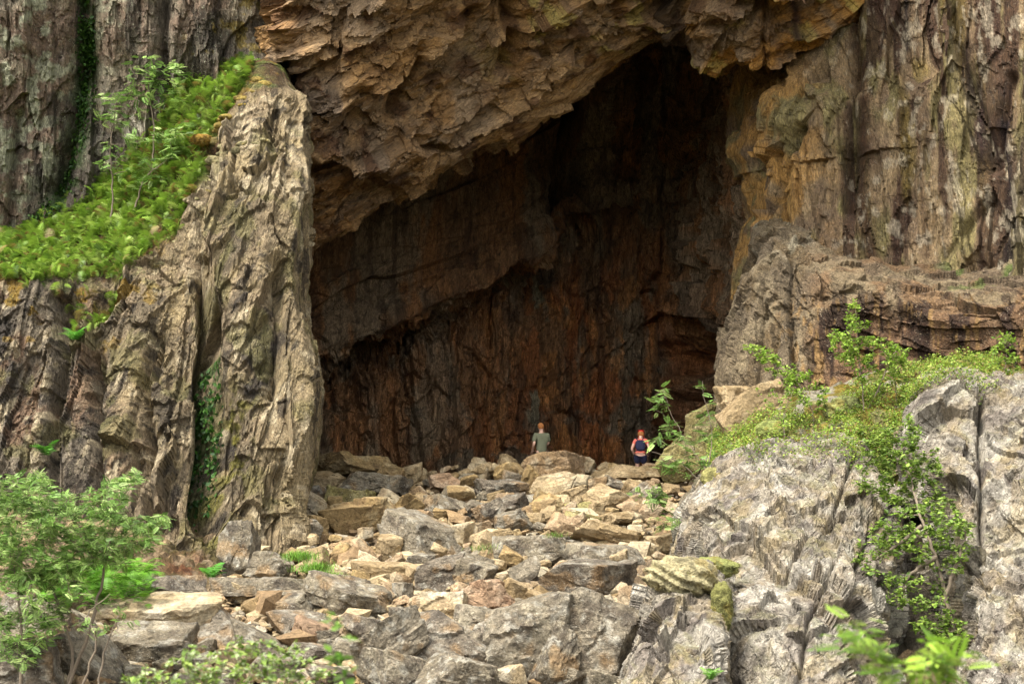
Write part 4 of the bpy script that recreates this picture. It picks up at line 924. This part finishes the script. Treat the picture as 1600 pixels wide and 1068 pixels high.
# saplings on the upper left ledge
bush('rowan_sapling', 'taller slender sapling on the fern ledge, reaching highest against the grey wall', 'sapling', [[(238, 250, 44.6), (240, 200, 44.6), (232, 140, 44.7), (236, 90, 44.8)]], [([(215, 75), (290, 95), (285, 150), (240, 170), (190, 150)], 44.7, 34, 6)], 'rowan', .26, G1, 13, dY=.6)
bush('rowan_sapling', 'slender pale-stemmed sapling on the left part of the fern ledge', 'sapling', [[(174, 350, 44), (176, 290, 44), (172, 230, 44.1), (180, 180, 44.2)]], [([(145, 150), (215, 140), (235, 170), (200, 290), (150, 260)], 44.1, 34, 5)], 'rowan', .24, G1, 14, dY=.6)
bush('rowan_sapling', 'small leafy sapling on the ledge between the two slender ones', 'sapling', [[(210, 330, 43.8), (225, 280, 43.8), (260, 250, 43.8)]], [([(210, 220), (300, 180), (310, 230), (260, 290), (200, 300)], 43.9, 40, 6)], 'rowan', .24, G1, 15, dY=.6)
# right bank saplings
GR = 'saplings on the mossy bank'
bush('birch_sapling', 'largest round-leaved sapling on the green bank in front of the brown rock shelf', 'sapling', [[(1352, 700, 36), (1350, 640, 36), (1342, 560, 36.2), (1336, 480, 36.4)], [(1352, 650, 36), (1385, 580, 36), (1400, 545, 36)]], [([(1330, 465), (1350, 475), (1360, 520), (1418, 545), (1412, 590), (1350, 600), (1300, 560), (1290, 515), (1320, 505)], 36.2, 190, 13)], 'oval', .085, G2, 21, GR, .7, .022)
bush('birch_sapling', 'sapling leaning far to the left over the bank towards the cave mouth', 'sapling', [[(1272, 665, 37), (1265, 630, 37), (1230, 585, 37.2), (1160, 540, 37.4)]], [([(1148, 532), (1185, 535), (1250, 570), (1300, 600), (1285, 650), (1240, 625), (1200, 580)], 37.2, 130, 12)], 'oval', .085, G2, 22, GR, .6, .02)
bush('birch_sapling', 'small upright sapling just right of the largest one on the bank', 'sapling', [[(1402, 650, 36.5), (1400, 600, 36.5), (1402, 560, 36.5)]], [([(1385, 535), (1425, 535), (1420, 600), (1385, 610)], 36.5, 40, 11)], 'oval', .075, G2, 23, GR, .4, .014)
bush('birch_sapling', 'sapling at the right edge standing against the brown rock shelf', 'sapling', [[(1545, 680, 34.5), (1560, 620, 34.5), (1570, 570, 34.6), (1572, 530, 34.7)]], [([(1548, 520), (1578, 508), (1596, 530), (1590, 590), (1560, 585), (1545, 560)], 34.6, 60, 11)], 'oval', .08, G2, 24, GR, .5, .018)
bush('birch_sapling', 'low broad sapling in front of the leaning one, above the ribbed slab', 'sapling', [[(1225, 700, 34.2), (1225, 650, 34.2), (1240, 610, 34.3)]], [([(1180, 600), (1270, 600), (1262, 660), (1215, 670), (1185, 650)], 34.3, 40, 9)], 'oval', .07, G2, 25, GR, .5, .014)
bush('rowan_sapling', 'feathery-leaved sapling beside the bending woman, reaching over the smooth tan boulder', 'sapling', [[(1120, 800, 36), (1105, 740, 36.5), (1080, 700, 37), (1050, 650, 37.4), (1038, 610, 37.6)], [(1105, 740, 36.5), (1112, 680, 36.8), (1098, 610, 37)], [(1100, 760, 36.5), (1060, 720, 37), (1018, 705, 37.4)]],
     [([(1012, 648), (1030, 600), (1046, 620), (1050, 660), (1090, 680), (1085, 600), (1105, 590), (1112, 650), (1150, 700), (1120, 760), (1060, 750), (1010, 710)], 37, 75, 4)], 'rowan', .2, G1, 26, dY=.5, r0=.016)
bush('rowan_sapling', 'low feathery sprig at the right end of the long banded slab', 'sapling', [[(1020, 800, 38), (1015, 775, 38)], [(1020, 800, 38), (1040, 780, 38)]], [([(978, 755), (1010, 750), (1055, 775), (1040, 795), (990, 785)], 38, 22, 4)], 'rowan', .18, G1, 27, dY=.3, r0=.01)
bush('rowan_sapling', 'small green seedling among pale stones left of the ribbed slab', 'sapling', [[(1038, 828, 35.5), (1036, 812, 35.5)]], [([(1012, 805), (1062, 802), (1060, 822), (1020, 826)], 35.5, 14, 4)], 'rowan', .16, G1, 28, dY=.3, r0=.01)
# gully tree
bush('gully_tree', 'crooked dark-stemmed small tree full of bright leaves filling the gully between the grey outcrops', 'tree', [[(1490, 990, 28.3), (1478, 930, 28.5), (1462, 870, 28.7), (1440, 810, 29), (1420, 740, 29.6), (1400, 690, 30.2)], [(1478, 930, 28.5), (1500, 870, 28.4), (1510, 830, 28.4)], [(1440, 820, 29), (1390, 860, 28.8), (1350, 880, 28.6)], [(1462, 870, 28.7), (1420, 900, 28.5), (1410, 940, 28.3)]],
     [([(1345, 690), (1420, 640), (1450, 690), (1478, 710), (1485, 780), (1440, 800), (1400, 790), (1335, 765)], 30, 210, 14), ([(1400, 790), (1485, 780), (1530, 830), (1525, 880), (1480, 900), (1400, 870), (1330, 890), (1338, 840)], 28.8, 180, 13), ([(1340, 885), (1460, 900), (1490, 940), (1525, 1000), (1500, 1030), (1440, 1000), (1400, 950)], 28.3, 150, 10)], 'oval', .09, G3, 31, dY=.7, r0=.045)
# near, out-of-focus foliage
bush('rowan_branch_shrub', 'blurred bright green shrub close to the camera before the ribbed slab, bottom right', 'shrub', [[(1440, 1500, 7.2), (1430, 1250, 7.2), (1400, 1080, 7.2), (1340, 1010, 7.2)], [(1400, 1080, 7.2), (1460, 1030, 7.2)]], [([(1270, 955), (1330, 945), (1400, 1000), (1500, 1010), (1520, 1070), (1400, 1090), (1330, 1010)], 7.2, 26, 4)], 'rowan', .11, G2, 41, dY=.15, r0=.007, twig=.3)
bush('birch_shrub', 'blurred round-leaved shrub close to the camera along the bottom edge, left of centre', 'shrub', [[(360, 1600, 11), (370, 1250, 11), (330, 1060, 11)], [(380, 1250, 11), (450, 1060, 11)], [(360, 1250, 11), (260, 1060, 11)]], [([(190, 1055), (260, 1020), (330, 1000), (420, 990), (500, 1020), (540, 1080), (540, 1120), (190, 1120)], 11, 300, 10)], 'oval', .045, [(140, 168, 72), (166, 188, 92), (116, 146, 58), (190, 204, 150)], 42, dY=.35, r0=.012, twig=.4)
bush('seedling', 'single blurred upright leafy shoot close to the camera, bottom left of centre', 'shrub', [[(540, 1500, 6.5), (535, 1200, 6.5), (528, 960, 6.5)]], [([(495, 955), (560, 950), (556, 1060), (515, 1090)], 6.5, 9, 4)], 'oval', .055, [(120, 168, 60), (150, 190, 84)], 43, dY=.05, r0=.004, twig=.2)
# ground cover
def pick(key, poly, n, rng, minup=None):
    V, N, px, py = PATCH[key]; m = inpoly(px, py, poly)
    if minup is not None: m &= N[:, 2] > minup
    i = np.where(m)[0]; i = rng.choice(i, n); return V[i] + rng.normal(0, .02, (n, 3)), N[i]
rng = np.random.default_rng(77)
P1, N1 = pick('bt', [(-250, 450), (-250, 400), (0, 362), (80, 315), (150, 285), (190, 230), (232, 160), (270, 130), (330, 118), (395, 100), (365, 160), (325, 220), (306, 300), (280, 375), (230, 405), (190, 425), (175, 470), (150, 520), (120, 560), (92, 540), (100, 480), (60, 445), (30, 460), (0, 440)], 20000, rng)
yy_ = proj(P1)[1]; kp_ = rng.random(len(P1)) < np.where(yy_ > 440, .35 * (fbm(P1 / .5, 702, 3) > .5), 1.0); P1, N1 = P1[kp_], N1[kp_]
cl = ss(.42, .52, fbm(P1 / .9, 701, 3)); keep = rng.random(len(P1)) < .35 + .65 * cl; P1 = P1[keep]; N1 = N1[keep]; m = len(P1)
dr = rng.normal(0, 1, (m, 3)) * [1, .8, .3] + [0, -.5, .3]; sz = np.where(rng.random(m) < .25, rng.uniform(.3, .46, m), rng.uniform(.12, .28, m)); dr = dr + [0, 0, .5]
v1, f1, c1 = scatter('fern', P1 + [0, -.02, .03], dr, np.tile([0, 0, 1.], (m, 1)) + rng.normal(0, .3, (m, 3)), sz, lcols(rng, m, [(136, 170, 60), (154, 184, 72), (110, 142, 50), (168, 192, 92), (92, 122, 44), (140, 172, 64), (146, 178, 66), (124, 158, 56), (130, 164, 58), (138, 122, 64)]) * .68, rng)
tag(mesh_np('ferns', v1, f1, M_FERN, np.clip(c1, 0, 1)), 'bright green ferns covering the sloping ledge of the left pillar', 'ferns', kind='stuff')
def fern(px_, py_, Y, R_, n, label, seed, pals=((84, 150, 46), (104, 170, 60)), cat='fern', kind_='fern', group=None):
    rng = np.random.default_rng(seed); b = at(px_, py_, Y); a = rng.uniform(0, 2 * PI, n)
    dr = np.stack([np.cos(a), np.sin(a), rng.uniform(.2, .9, n)], 1); v, f, c = scatter(kind_, np.tile(b, (n, 1)) + rng.normal(0, .04 * R_ if kind_ == 'fern' else .5 * R_, (n, 3)) * [1, 1, .2], dr, np.tile([0, 0, 1.], (n, 1)), (R_ if kind_ == 'fern' else .55 * R_) * rng.uniform(.6, 1.2, n), lcols(rng, n, pals) * LA, rng)
    return tag(mesh_np('fern' if kind_ == 'fern' else 'grass_tuft', v, f, M_FERN, np.clip(c, 0, 1), loc=b), label, cat, group)
fern(116, 532, 40.2, .42, 16, 'vivid green fern growing from a crack in the grey left rock face', 801)
fern(330, 905, 34.5, .4, 14, 'small fern at the foot of the pillar beside brown dead bracken', 802)
fern(72, 712, 38.6, .4, 14, 'dark green fern just above the big feathery bush, by the left rock face', 803)
for i, (x, y, Y, s_, lb) in enumerate([(470, 872, 34.8, .5, 'upper'), (492, 890, 33.8, .5, 'middle'), (512, 902, 33, .4, 'lower')]):
    fern(x, y, Y, s_ * .7, 600, lb + ' tuft of the bright grass strip right of the standing pointed rock', 810 + i, ((116, 168, 52), (140, 186, 66), (96, 140, 46)), 'grass tuft', 'grass')
fern(866, 838, 35.5, .25, 90, 'little green grass tuft below the pinkish pointed boulder', 815, ((110, 150, 60), (130, 160, 70)), 'grass tuft', 'grass')
fern(755, 858, 34.8, .3, 110, 'green grass tuft left of the broad low brown-grey boulder', 816, ((100, 140, 60), (130, 150, 60)), 'grass tuft', 'grass')
fern(1110, 1062, 24.4, .22, 12, 'small bright fern low at the foot of the moss-capped rock', 818, ((120, 176, 70), (140, 190, 80)))
fern(310, 938, 31.5, .35, 200, 'yellowish grass on top of the flat-topped boulder', 819, ((170, 160, 90), (150, 150, 70)), 'grass tuft', 'grass')
# green growth behind the left bush
P2 = at(rng.uniform(60, 235, 900), rng.uniform(880, 945, 900), rng.uniform(30, 35, 900)); m = len(P2)
v1, f1, c1 = scatter('fern', P2, rng.normal(0, 1, (m, 3)) * [1, 1, .4], np.tile([0, 0, 1.], (m, 1)), rng.uniform(.2, .4, m), lcols(rng, m, [(108, 164, 44), (126, 180, 56), (92, 146, 40)]) * LA, rng)
tag(mesh_np('undergrowth', v1, f1, M_FERN, np.clip(c1, 0, 1)), 'dense green undergrowth behind the large left bush', 'undergrowth', kind='stuff')
# low bright shrubs on the bank
VS, FS, CS, k = [], [], [], 0
for key, poly, n_ in [('bk', [(1108, 735), (1122, 690), (1150, 668), (1215, 650), (1262, 660), (1300, 690), (1290, 722), (1180, 708), (1130, 745)], 22000), ('bk', [(1285, 700), (1310, 640), (1350, 615), (1420, 600), (1432, 640), (1410, 700), (1425, 760), (1390, 790), (1330, 722)], 30000),
                      ('bk', [(1400, 605), (1430, 565), (1520, 556), (1565, 590), (1550, 612), (1480, 608), (1420, 620)], 20000), ('oc', [(1400, 640), (1440, 608), (1560, 600), (1560, 622), (1440, 640), (1430, 680)], 9000), ('bk', [(1560, 640), (1640, 640), (1640, 700), (1570, 690)], 6000), ('oa', [(1150, 712), (1180, 696), (1330, 700), (1345, 735), (1300, 722), (1180, 716)], 4000)]:
    P3, N3 = pick(key, poly, n_, rng); cu = ss(.38, .58, fbm(P3 / .55, 711, 3)); keep = rng.random(n_) < .15 + .9 * cu; P3, N3, cu = P3[keep], N3[keep], cu[keep]; m = len(P3)
    hgt = rng.random(m) ** .6 * (.05 + .24 * cu); P3 = P3 + np.array([0, 0, 1]) * hgt[:, None] + N3 * (.15 * cu * rng.random(m))[:, None]
    v1, f1, c1 = scatter('oval', P3, rng.normal(0, 1, (m, 3)) * [1, 1, .5], np.tile([0, -.3, 1.], (m, 1)) + rng.normal(0, .4, (m, 3)), rng.uniform(.035, .07, m), lcols(rng, m, [(154, 178, 60), (140, 170, 54), (172, 190, 84), (118, 150, 50), (96, 124, 44), (150, 130, 70)]) * LA, rng)
    VS.append(v1); FS.append(f1 + k); CS.append(c1); k += len(v1)
tag(mesh_np('low_shrubbery', np.concatenate(VS), np.concatenate(FS), M_LEAF, np.clip(np.concatenate(CS), 0, 1)), 'low yellow-green shrubs spreading over the mossy bank above the grey slabs', 'low shrubs', kind='stuff')
# climbing green in the grooves
def ivy(key, poly, n_, label, seed, pals, size=.09):
    rng = np.random.default_rng(seed); P3, N3 = pick(key, poly, n_, rng); kp = fbm(P3 / .35, seed, 3) > .42; P3, N3 = P3[kp], N3[kp]; m = len(P3)
    v1, f1, c1 = scatter('oval', P3 + N3 * .05 + rng.normal(0, 1, (m, 3)) * .09 * rng.random((m, 1)), rng.normal(0, .6, (m, 3)) + [0, 0, -.8], N3 + rng.normal(0, .3, (m, 3)), rng.uniform(.6, 1.3, m) * size, lcols(rng, m, pals) * LA, rng)
    b = P3[np.argmin(P3[:, 2])]; tag(mesh_np('climbing_plant', v1, f1, M_LEAF, np.clip(c1, 0, 1), loc=b), label, 'climbing plant')
ivy('bt', [(330, 560), (352, 570), (346, 680), (336, 770), (312, 770), (316, 660)], 1500, 'dark green creeper hanging in the deep groove of the left pillar', 901, [(52, 92, 30), (72, 116, 38), (44, 76, 28)], .14)
ivy('lw', [(112, -60), (140, -60), (146, 100), (138, 200), (112, 300), (60, 360), (50, 340), (98, 280), (118, 180)], 2600, 'strip of dark green leaves running down a crack of the upper left wall', 902, [(56, 92, 28), (76, 112, 36), (44, 74, 26)], .12)
# moss cushions
def cushion(x0, y0, x1, y1, Y, rgb, label, seed, dep=.8):
    rng = np.random.default_rng(seed); V, Fc = ICO[6 if x1 - x0 > 60 else 5]; W = (x1 - x0) * Y / F; Hh = (y1 - y0) * Y / F; D = W * dep
    C_ = at((x0 + x1) / 2, (y0 + y1) / 2, Y); P = V * np.array([W / 2, D / 2, Hh / 2]) * .92; q = (P + seed).astype(np.float32)
    qq = q + .25 * W * np.stack([fbm_(q / (.5 * W), seed, 2, .5)] * 3, 1); wv = .5 + .5 * np.sin((qq[:, 2] * 1.0 + qq[:, 0] * .45) * 2 * PI / max(.12, .2 * Hh + .05))
    P = P * (1 + .5 * (fbm_(q / (.4 * W), 3, 3, .5) - .5) + (.15 if W > .8 else .03) * wv + .22 * (fbm_(q / .07, 5, 3, .6) - .5))[:, None]
    Pw = P + C_; c = mixc(np.tile(lin(rgb), (len(P), 1)), lin((146, 124, 60)), ss(.55, .65, fbm_(q / .3, 4, 3, .5)) * .6)
    c = mixc(c, lin(np.array(rgb) * .75), ss(.5, .62, fbm_(q / .12, 6, 3, .5)))
    mo = tag(mesh_np('moss_cushion', Pw, Fc, M_MOSS, c * .58, False, loc=C_ - [0, 0, Hh / 2]), label, 'moss', 'moss cushions on the rocks')
    if x1 - x0 > 33:
        m = int(900 * W * Hh / .5) + 300; k = rng.integers(0, len(Pw), m); n_ = P[k] / (np.linalg.norm(P[k], axis=1, keepdims=True) + 1e-6)
        v, f, cc = scatter('grass', Pw[k] - n_ * .02, n_ * .7 + np.array([.25, 0, -.75]) + rng.normal(0, .5, (m, 3)), n_, rng.uniform(.04, .09, m), lcols(rng, m, [rgb, tuple(np.array(rgb) * 1.08), tuple(np.array(rgb) * .82), (160, 160, 88)]) * .75, rng)
        mesh_np('moss_strands', v, f, M_FERN, np.clip(cc, 0, 1), False, mo, C_ - [0, 0, Hh / 2])
for i, a in enumerate([
    (1008, 870, 1118, 934, 26.7, (204, 192, 148), 'thick wrinkled pale moss cap hanging over the small dark outcrop'),
    (1080, 868, 1158, 905, 28.2, (168, 172, 104), 'moss pad between the wrinkled cap and the ribbed slab'),
    (1108, 905, 1146, 990, 26.2, (160, 158, 96), 'moss tongue hanging down right of the wrinkled cap'),
    (1094, 728, 1152, 768, 33.4, (170, 164, 104), 'pale moss hump at the upper left corner of the ribbed slab'),
    (1288, 620, 1348, 668, 37, (160, 166, 104), 'moss hump left of the largest bank sapling'),
    (1178, 655, 1232, 690, 36, (158, 168, 96), 'small moss hump under the low broad sapling'),
    (1545, 648, 1640, 690, 32.6, (172, 166, 110), 'moss cushion at the right edge, top of the tall outcrop'),
    (1470, 596, 1540, 622, 34, (150, 160, 90), 'flat moss pad capping the split outcrop'),
    (296, 208, 338, 230, 43.9, (176, 138, 66), 'orange moss cushion jutting out under the ledge rim')]):
    cushion(*a, seed=950 + i)
def near(key, x, y):
    V, N, px, py = PATCH[key]; i = np.argmin((px - x) ** 2 + (py - y) ** 2); return V[i]
rngm = np.random.default_rng(5); RIM = [(210, 425), (240, 405), (275, 385), (292, 350), (300, 318), (318, 280), (338, 235), (352, 205), (372, 170), (392, 135), (415, 116)]
for i in range(46):
    t = rngm.uniform(0, len(RIM) - 1.01); a = int(t); x = RIM[a][0] + (RIM[a + 1][0] - RIM[a][0]) * (t - a) + rngm.uniform(-12, 16); y = RIM[a][1] + (RIM[a + 1][1] - RIM[a][1]) * (t - a) + rngm.uniform(-8, 14)
    if i > 34: x, y = 345 + (i - 35) * 7, 262 - (i - 35) * 3 + rngm.uniform(-4, 4)
    P_ = near('bt', x, y); X_, Y_ = proj(P_); w_ = rngm.uniform(14, 30); h_ = w_ * rngm.uniform(.4, .6)
    yl = y < 215; cushion(X_ - w_ / 2, Y_ - h_ / 2, X_ + w_ / 2, Y_ + h_ / 2, P_[1] + .14, ((178, 156, 88) if yl else (178, 168, 124)), ('small yellow moss pad in the upper row along the steep ledge rim' if yl else 'small pale moss pad in the lower row along the ledge rim'), seed=1100 + i)

# ------------------------------------------------------------------ people
def skin_obj(name, verts, edges, radii, mat, parent, sub=2):
    me = bpy.data.meshes.new(name); me.from_pydata([Vector(v) for v in verts], edges, []); o = bpy.data.objects.new(name, me); COL.objects.link(o)
    o.parent = parent; me.materials.append(mat)
    me.skin_vertices.new() if hasattr(me.skin_vertices, 'new') and not me.skin_vertices else None
    m = o.modifiers.new('Skin', 'SKIN'); m.use_smooth_shade = True
    if not me.skin_vertices: 
        bpy.context.view_layer.objects.active = o
    for i, r in enumerate(radii):
        r = r if isinstance(r, tuple) else (r, r); me.skin_vertices[0].data[i].radius = r; me.skin_vertices[0].data[i].use_root = (i == 0)
    s_ = o.modifiers.new('Subdivision', 'SUBSURF'); s_.levels = sub; s_.render_levels = sub
    return o
def person(label, base, J, mats, hairf, seed=0, yaw=0):
    """J: joints in metres relative to the feet; y away from the camera"""
    root = empty('person', base, label, 'person'); root.rotation_euler = (0, 0, {3: .35, 8: -.12}.get(seed, 0))
    V, E, R_ = [], [], []
    def add(p, r, par=None):
        V.append(p); R_.append(r); i = len(V) - 1
        if par is not None: E.append((par, i))
        return i
    pel = add(J['pelvis'], (.15, .11)); spi = add(J['waist'], (.13, .10), pel); ch = add(J['chest'], (.16, .115), spi); nk = add(J['neck'], .058, ch)
    hb = add(J['jaw'], (.068, .075), nk); hd = add(J['head'], (.08, .098), hb); add(J['crown'], (.062, .075), hd)
    for s_ in ('l', 'r'):
        sh = add(J[s_ + 'sh'], .06, ch); el = add(J[s_ + 'el'], .042, sh); wr = add(J[s_ + 'wr'], .028, el)
        w_, d_ = np.array(J[s_ + 'wr'], float), np.array(J[s_ + 'wr'], float) - np.array(J[s_ + 'el'], float); d_ /= np.linalg.norm(d_); sd = np.cross(d_, [0, 0, 1.0]); sd = sd / (np.linalg.norm(sd) + 1e-6)
        pm = add(tuple(w_ + d_ * .07), (.034, .018), wr)
        for kf, (o_, l_) in enumerate([(-.03, .062), (-.01, .075), (.01, .07), (.03, .055)]):
            a = add(tuple(w_ + d_ * .1 + sd * o_), .009, pm); b = add(tuple(w_ + d_ * (.1 + l_ * .6) + sd * o_ + np.array([0, .012, -.01])), .008, a); add(tuple(w_ + d_ * (.1 + l_) + sd * o_ + np.array([0, .025, -.02])), .007, b)
        a = add(tuple(w_ + d_ * .04 + sd * .045), .011, pm); add(tuple(w_ + d_ * .085 + sd * .06), .009, a)
        hp = add(J[s_ + 'hip'], .095, pel); kn = add(J[s_ + 'kn'], .058, hp); an = add(J[s_ + 'an'], .038, kn); add(tuple(np.array(J[s_ + 'an']) + [0, .13, -.05]), .035, an)
    skin_obj('body', V, E, R_, mats['skin'], root)
    # face: nose, ears (the far side of the head, turned from the camera)
    h = np.array(J['head'], float); up = np.array(J['crown'], float) - np.array(J['jaw'], float); up /= np.linalg.norm(up)
    fwd = np.cross(up, [1, 0, 0]); fwd = fwd / np.linalg.norm(fwd); fwd = fwd if fwd[1] > 0 else -fwd
    V3, F3 = ICO[3]
    def blob(nm, c, r, mat, par=root):
        v = V3 * np.array(r) + np.asarray(c); me = bpy.data.meshes.new(nm); me.from_pydata(v.tolist(), [], F3.tolist()); me.materials.append(mat)
        for pl in me.polygons: pl.use_smooth = True
        o = bpy.data.objects.new(nm, me); COL.objects.link(o); o.parent = par; return o
    blob('nose', h + fwd * .098 - up * .01, (.014, .02, .02), mats['skin'])
    for s_ in (-1, 1):
        blob('ear', h + np.array([s_ * .082, 0, 0]) - up * .005, (.012, .02, .03), mats['skin'])
        blob('eye', h + np.array([s_ * .032, 0, 0]) + fwd * .088 + up * .02, (.013, .008, .009), mats['eye'])
    blob('mouth', h + fwd * .09 - up * .05, (.026, .008, .007), mats['lip'])
    def hairmesh():
        v = V3.copy(); q = (v * 3 + seed).astype(np.float32); rad = 1 + .12 * (fbm_(q, 5, 3, .6) - .5) + .06 * (fbm_(q * 4, 6, 3, .6) - .5)
        u = v @ up if False else v[:, 2]; k = v[:, 1]
        v = v * rad[:, None] * np.array([.098, .112, .118]); m = (v[:, 2] < -.02) & (v[:, 1] > .0)
        v[m] *= .72; v[v[:, 2] < -.07] *= .8
        R2 = np.stack([np.array([1, 0, 0]), fwd, up], 1); return v @ R2.T + h + up * .022 - fwd * .008
    me = bpy.data.meshes.new('hair'); me.from_pydata(hairmesh().tolist(), [], F3.tolist()); me.materials.append(mats['hair']); o = bpy.data.objects.new('hair', me); COL.objects.link(o); o.parent = root
    return root
def garment(name, parts, mat, root, sub=2):
    V, E, R_ = [], [], []
    for p, r, par in parts: V.append(p); R_.append(r); 
    for i, (p, r, par) in enumerate(parts):
        if par is not None: E.append((par, i))
    return skin_obj(name, V, E, R_, mat, root, sub)
SK = plain_mat('skin', (222, 176, 150), .55, .06); HR = plain_mat('ginger_hair', (176, 112, 58), .7, .3, 60, .01)
EY = plain_mat('eye', (40, 30, 26), .3, 0); LP_ = plain_mat('lip', (176, 104, 92), .5, 0)
SH = plain_mat('shirt_cloth', (116, 118, 92), .9, .08, 9, .03); SHO = plain_mat('dark_shorts', (34, 34, 42), .9, .15, 20, .01)
PK = plain_mat('coral_cloth', (232, 120, 100), .85, .1, 20, .01); NV = plain_mat('navy_cloth', (34, 36, 62), .85, .15, 30, .01); RD = plain_mat('red_cap', (214, 62, 52), .8, .1, 30, .005); SHOE = plain_mat('shoe', (60, 56, 54), .8, .2)
# standing man
mb = at(846, 752, 51.6)
J = dict(pelvis=(0, 0, .95), waist=(0, .0, 1.08), chest=(.01, -.01, 1.32), neck=(0, .0, 1.53), jaw=(0, .02, 1.60), head=(-.01, .02, 1.68), crown=(-.01, .01, 1.76),
         lsh=(-.20, 0, 1.42), lel=(-.27, -.05, 1.14), lwr=(-.24, .14, .98), rsh=(.21, 0, 1.44), rel=(.25, .06, 1.16), rwr=(.14, .28, 1.06),
         lhip=(-.10, 0, .90), lkn=(-.12, .02, .50), lan=(-.13, 0, .10), rhip=(.10, 0, .90), rkn=(.12, .03, .50), ran=(.14, .0, .10))
man = person('man with short ginger hair and grey-green t-shirt standing behind a peaked boulder', mb, J, dict(skin=SK, hair=HR, eye=EY, lip=LP_), None, 3)
garment('t_shirt', [((0, 0, .80), (.22, .17), None), ((0, 0, 1.12), (.155, .125), 0), ((.01, -.01, 1.32), (.185, .135), 1), ((0, 0, 1.47), (.10, .075), 2), ((-.20, 0, 1.43), .092, 2), ((-.262, -.02, 1.20), .072, 4), ((.21, 0, 1.43), .092, 2), ((.248, .03, 1.22), .072, 6)], SH, man)
garment('shorts', [((0, 0, 1.0), (.18, .14), None), ((-.10, 0, .84), .13, 0), ((-.115, .01, .55), .105, 1), ((.10, 0, .84), .13, 0), ((.115, .01, .55), .105, 3)], SHO, man)
for s_ in (-1, 1): garment('shoe', [((s_ * .135, -.03, .045), (.045, .045), None), ((s_ * .135, .14, .04), (.042, .035), 0)], SHOE, man)
# woman bending forward
wb = at(1001, 756, 50.6)
J = dict(pelvis=(0, -.02, .86), waist=(0, .05, 1.0), chest=(0, .18, 1.22), neck=(0, .30, 1.38), jaw=(0, .35, 1.43), head=(0, .38, 1.49), crown=(0, .40, 1.56),
         lsh=(-.17, .20, 1.32), lel=(-.27, .14, 1.06), lwr=(-.20, .28, .90), rsh=(.17, .20, 1.32), rel=(.27, .14, 1.06), rwr=(.20, .28, .90),
         lhip=(-.09, -.02, .82), lkn=(-.10, .08, .46), lan=(-.10, -.04, .10), rhip=(.09, -.02, .82), rkn=(.12, .12, .47), ran=(.12, .06, .10))
wom = person('woman bending forward in a coral top, navy shorts and red cap, back to the camera', wb, J, dict(skin=SK, hair=HR, eye=EY, lip=LP_), None, 8)
garment('top', [((0, -.01, .93), (.175, .15), None), ((0, .05, 1.02), (.145, .12), 0), ((0, .18, 1.22), (.165, .13), 1), ((0, .28, 1.35), (.085, .07), 2), ((-.17, .20, 1.32), .07, 2), ((-.215, .175, 1.2), .058, 4), ((.17, .20, 1.32), .07, 2), ((.215, .175, 1.2), .058, 6)], PK, wom)
garment('shorts', [((0, -.01, 1.0), (.185, .15), None), ((-.09, -.02, .80), .132, 0), ((-.10, .03, .60), .11, 1), ((.09, -.02, .80), .132, 0), ((.105, .03, .60), .11, 3)], NV, wom)
garment('waist_belt', [((-.165, .01, .955), .022, None), ((-.1, -.11, .96), .022, 0), ((0, -.145, .96), .022, 1), ((.1, -.11, .96), .022, 2), ((.165, .01, .955), .022, 3)], PK, wom)
garment('cap', [((0, .375, 1.52), (.10, .112), None), ((0, .40, 1.58), (.07, .08), 0), ((0, .52, 1.53), (.07, .015), 0)], RD, wom)
for s_, yy in ((-1, -.04), (1, .06)): garment('shoe', [((s_ * .11, yy - .03, .045), (.042, .042), None), ((s_ * .11, yy + .13, .04), (.04, .034), 0)], SHOE, wom)
bp = empty('backpack', wb, 'small navy backpack worn high on the back of the bending woman', 'backpack')
garment('pack_body', [((0, -.10, .99), (.14, .06), None), ((0, -.03, 1.14), (.18, .09), 0), ((0, .10, 1.34), (.14, .065), 1)], NV, bp)
for s_ in (-1, 1): garment('strap', [((s_ * .07, .12, 1.34), .02, None), ((s_ * .12, .20, 1.40), .02, 0), ((s_ * .13, .32, 1.30), .02, 1)], NV, bp); garment('hip_strap', [((s_ * .08, -.08, 1.03), .018, None), ((s_ * .155, .02, 1.0), .016, 0)], NV, bp)

# ------------------------------------------------------------------ hillside closing the massif above and behind the cave
hx = np.concatenate([[-300, -150, -80, -50, -36], np.arange(-28, 28.1, 1.0), [36, 50, 80, 150, 300]]); ht = np.linspace(0, 1, 40)
Xh, Th = np.meshgrid(hx, ht, indexing='ij')
o_ = np.where(Xh < 0, ss(17, 21, -Xh), ss(14, 18, Xh)); z0 = 17 + (-4 - 17) * o_
Yh = (50 - 9 * o_) + (Th ** 1.5) * 140 - o_ * 6 * np.clip(1 - Th * 4, 0, 1); Zh = z0 + (34 - z0) * (1 - (1 - Th) ** (3 + 3 * o_))
ph = np.stack([Xh, Yh, Zh], -1).reshape(-1, 3); ph = ph + (fbm(ph / 5, 990, 4) - .5)[:, None] * 2.0 * np.array([0, -1, .3])
tag(mesh_np('hillside', ph, grid_faces(len(hx), len(ht)), M_MOSS, pal(ph, 991, 3, [(110, 100, 80), (84, 96, 50), (130, 118, 96)]) * .5, True), kind='structure')
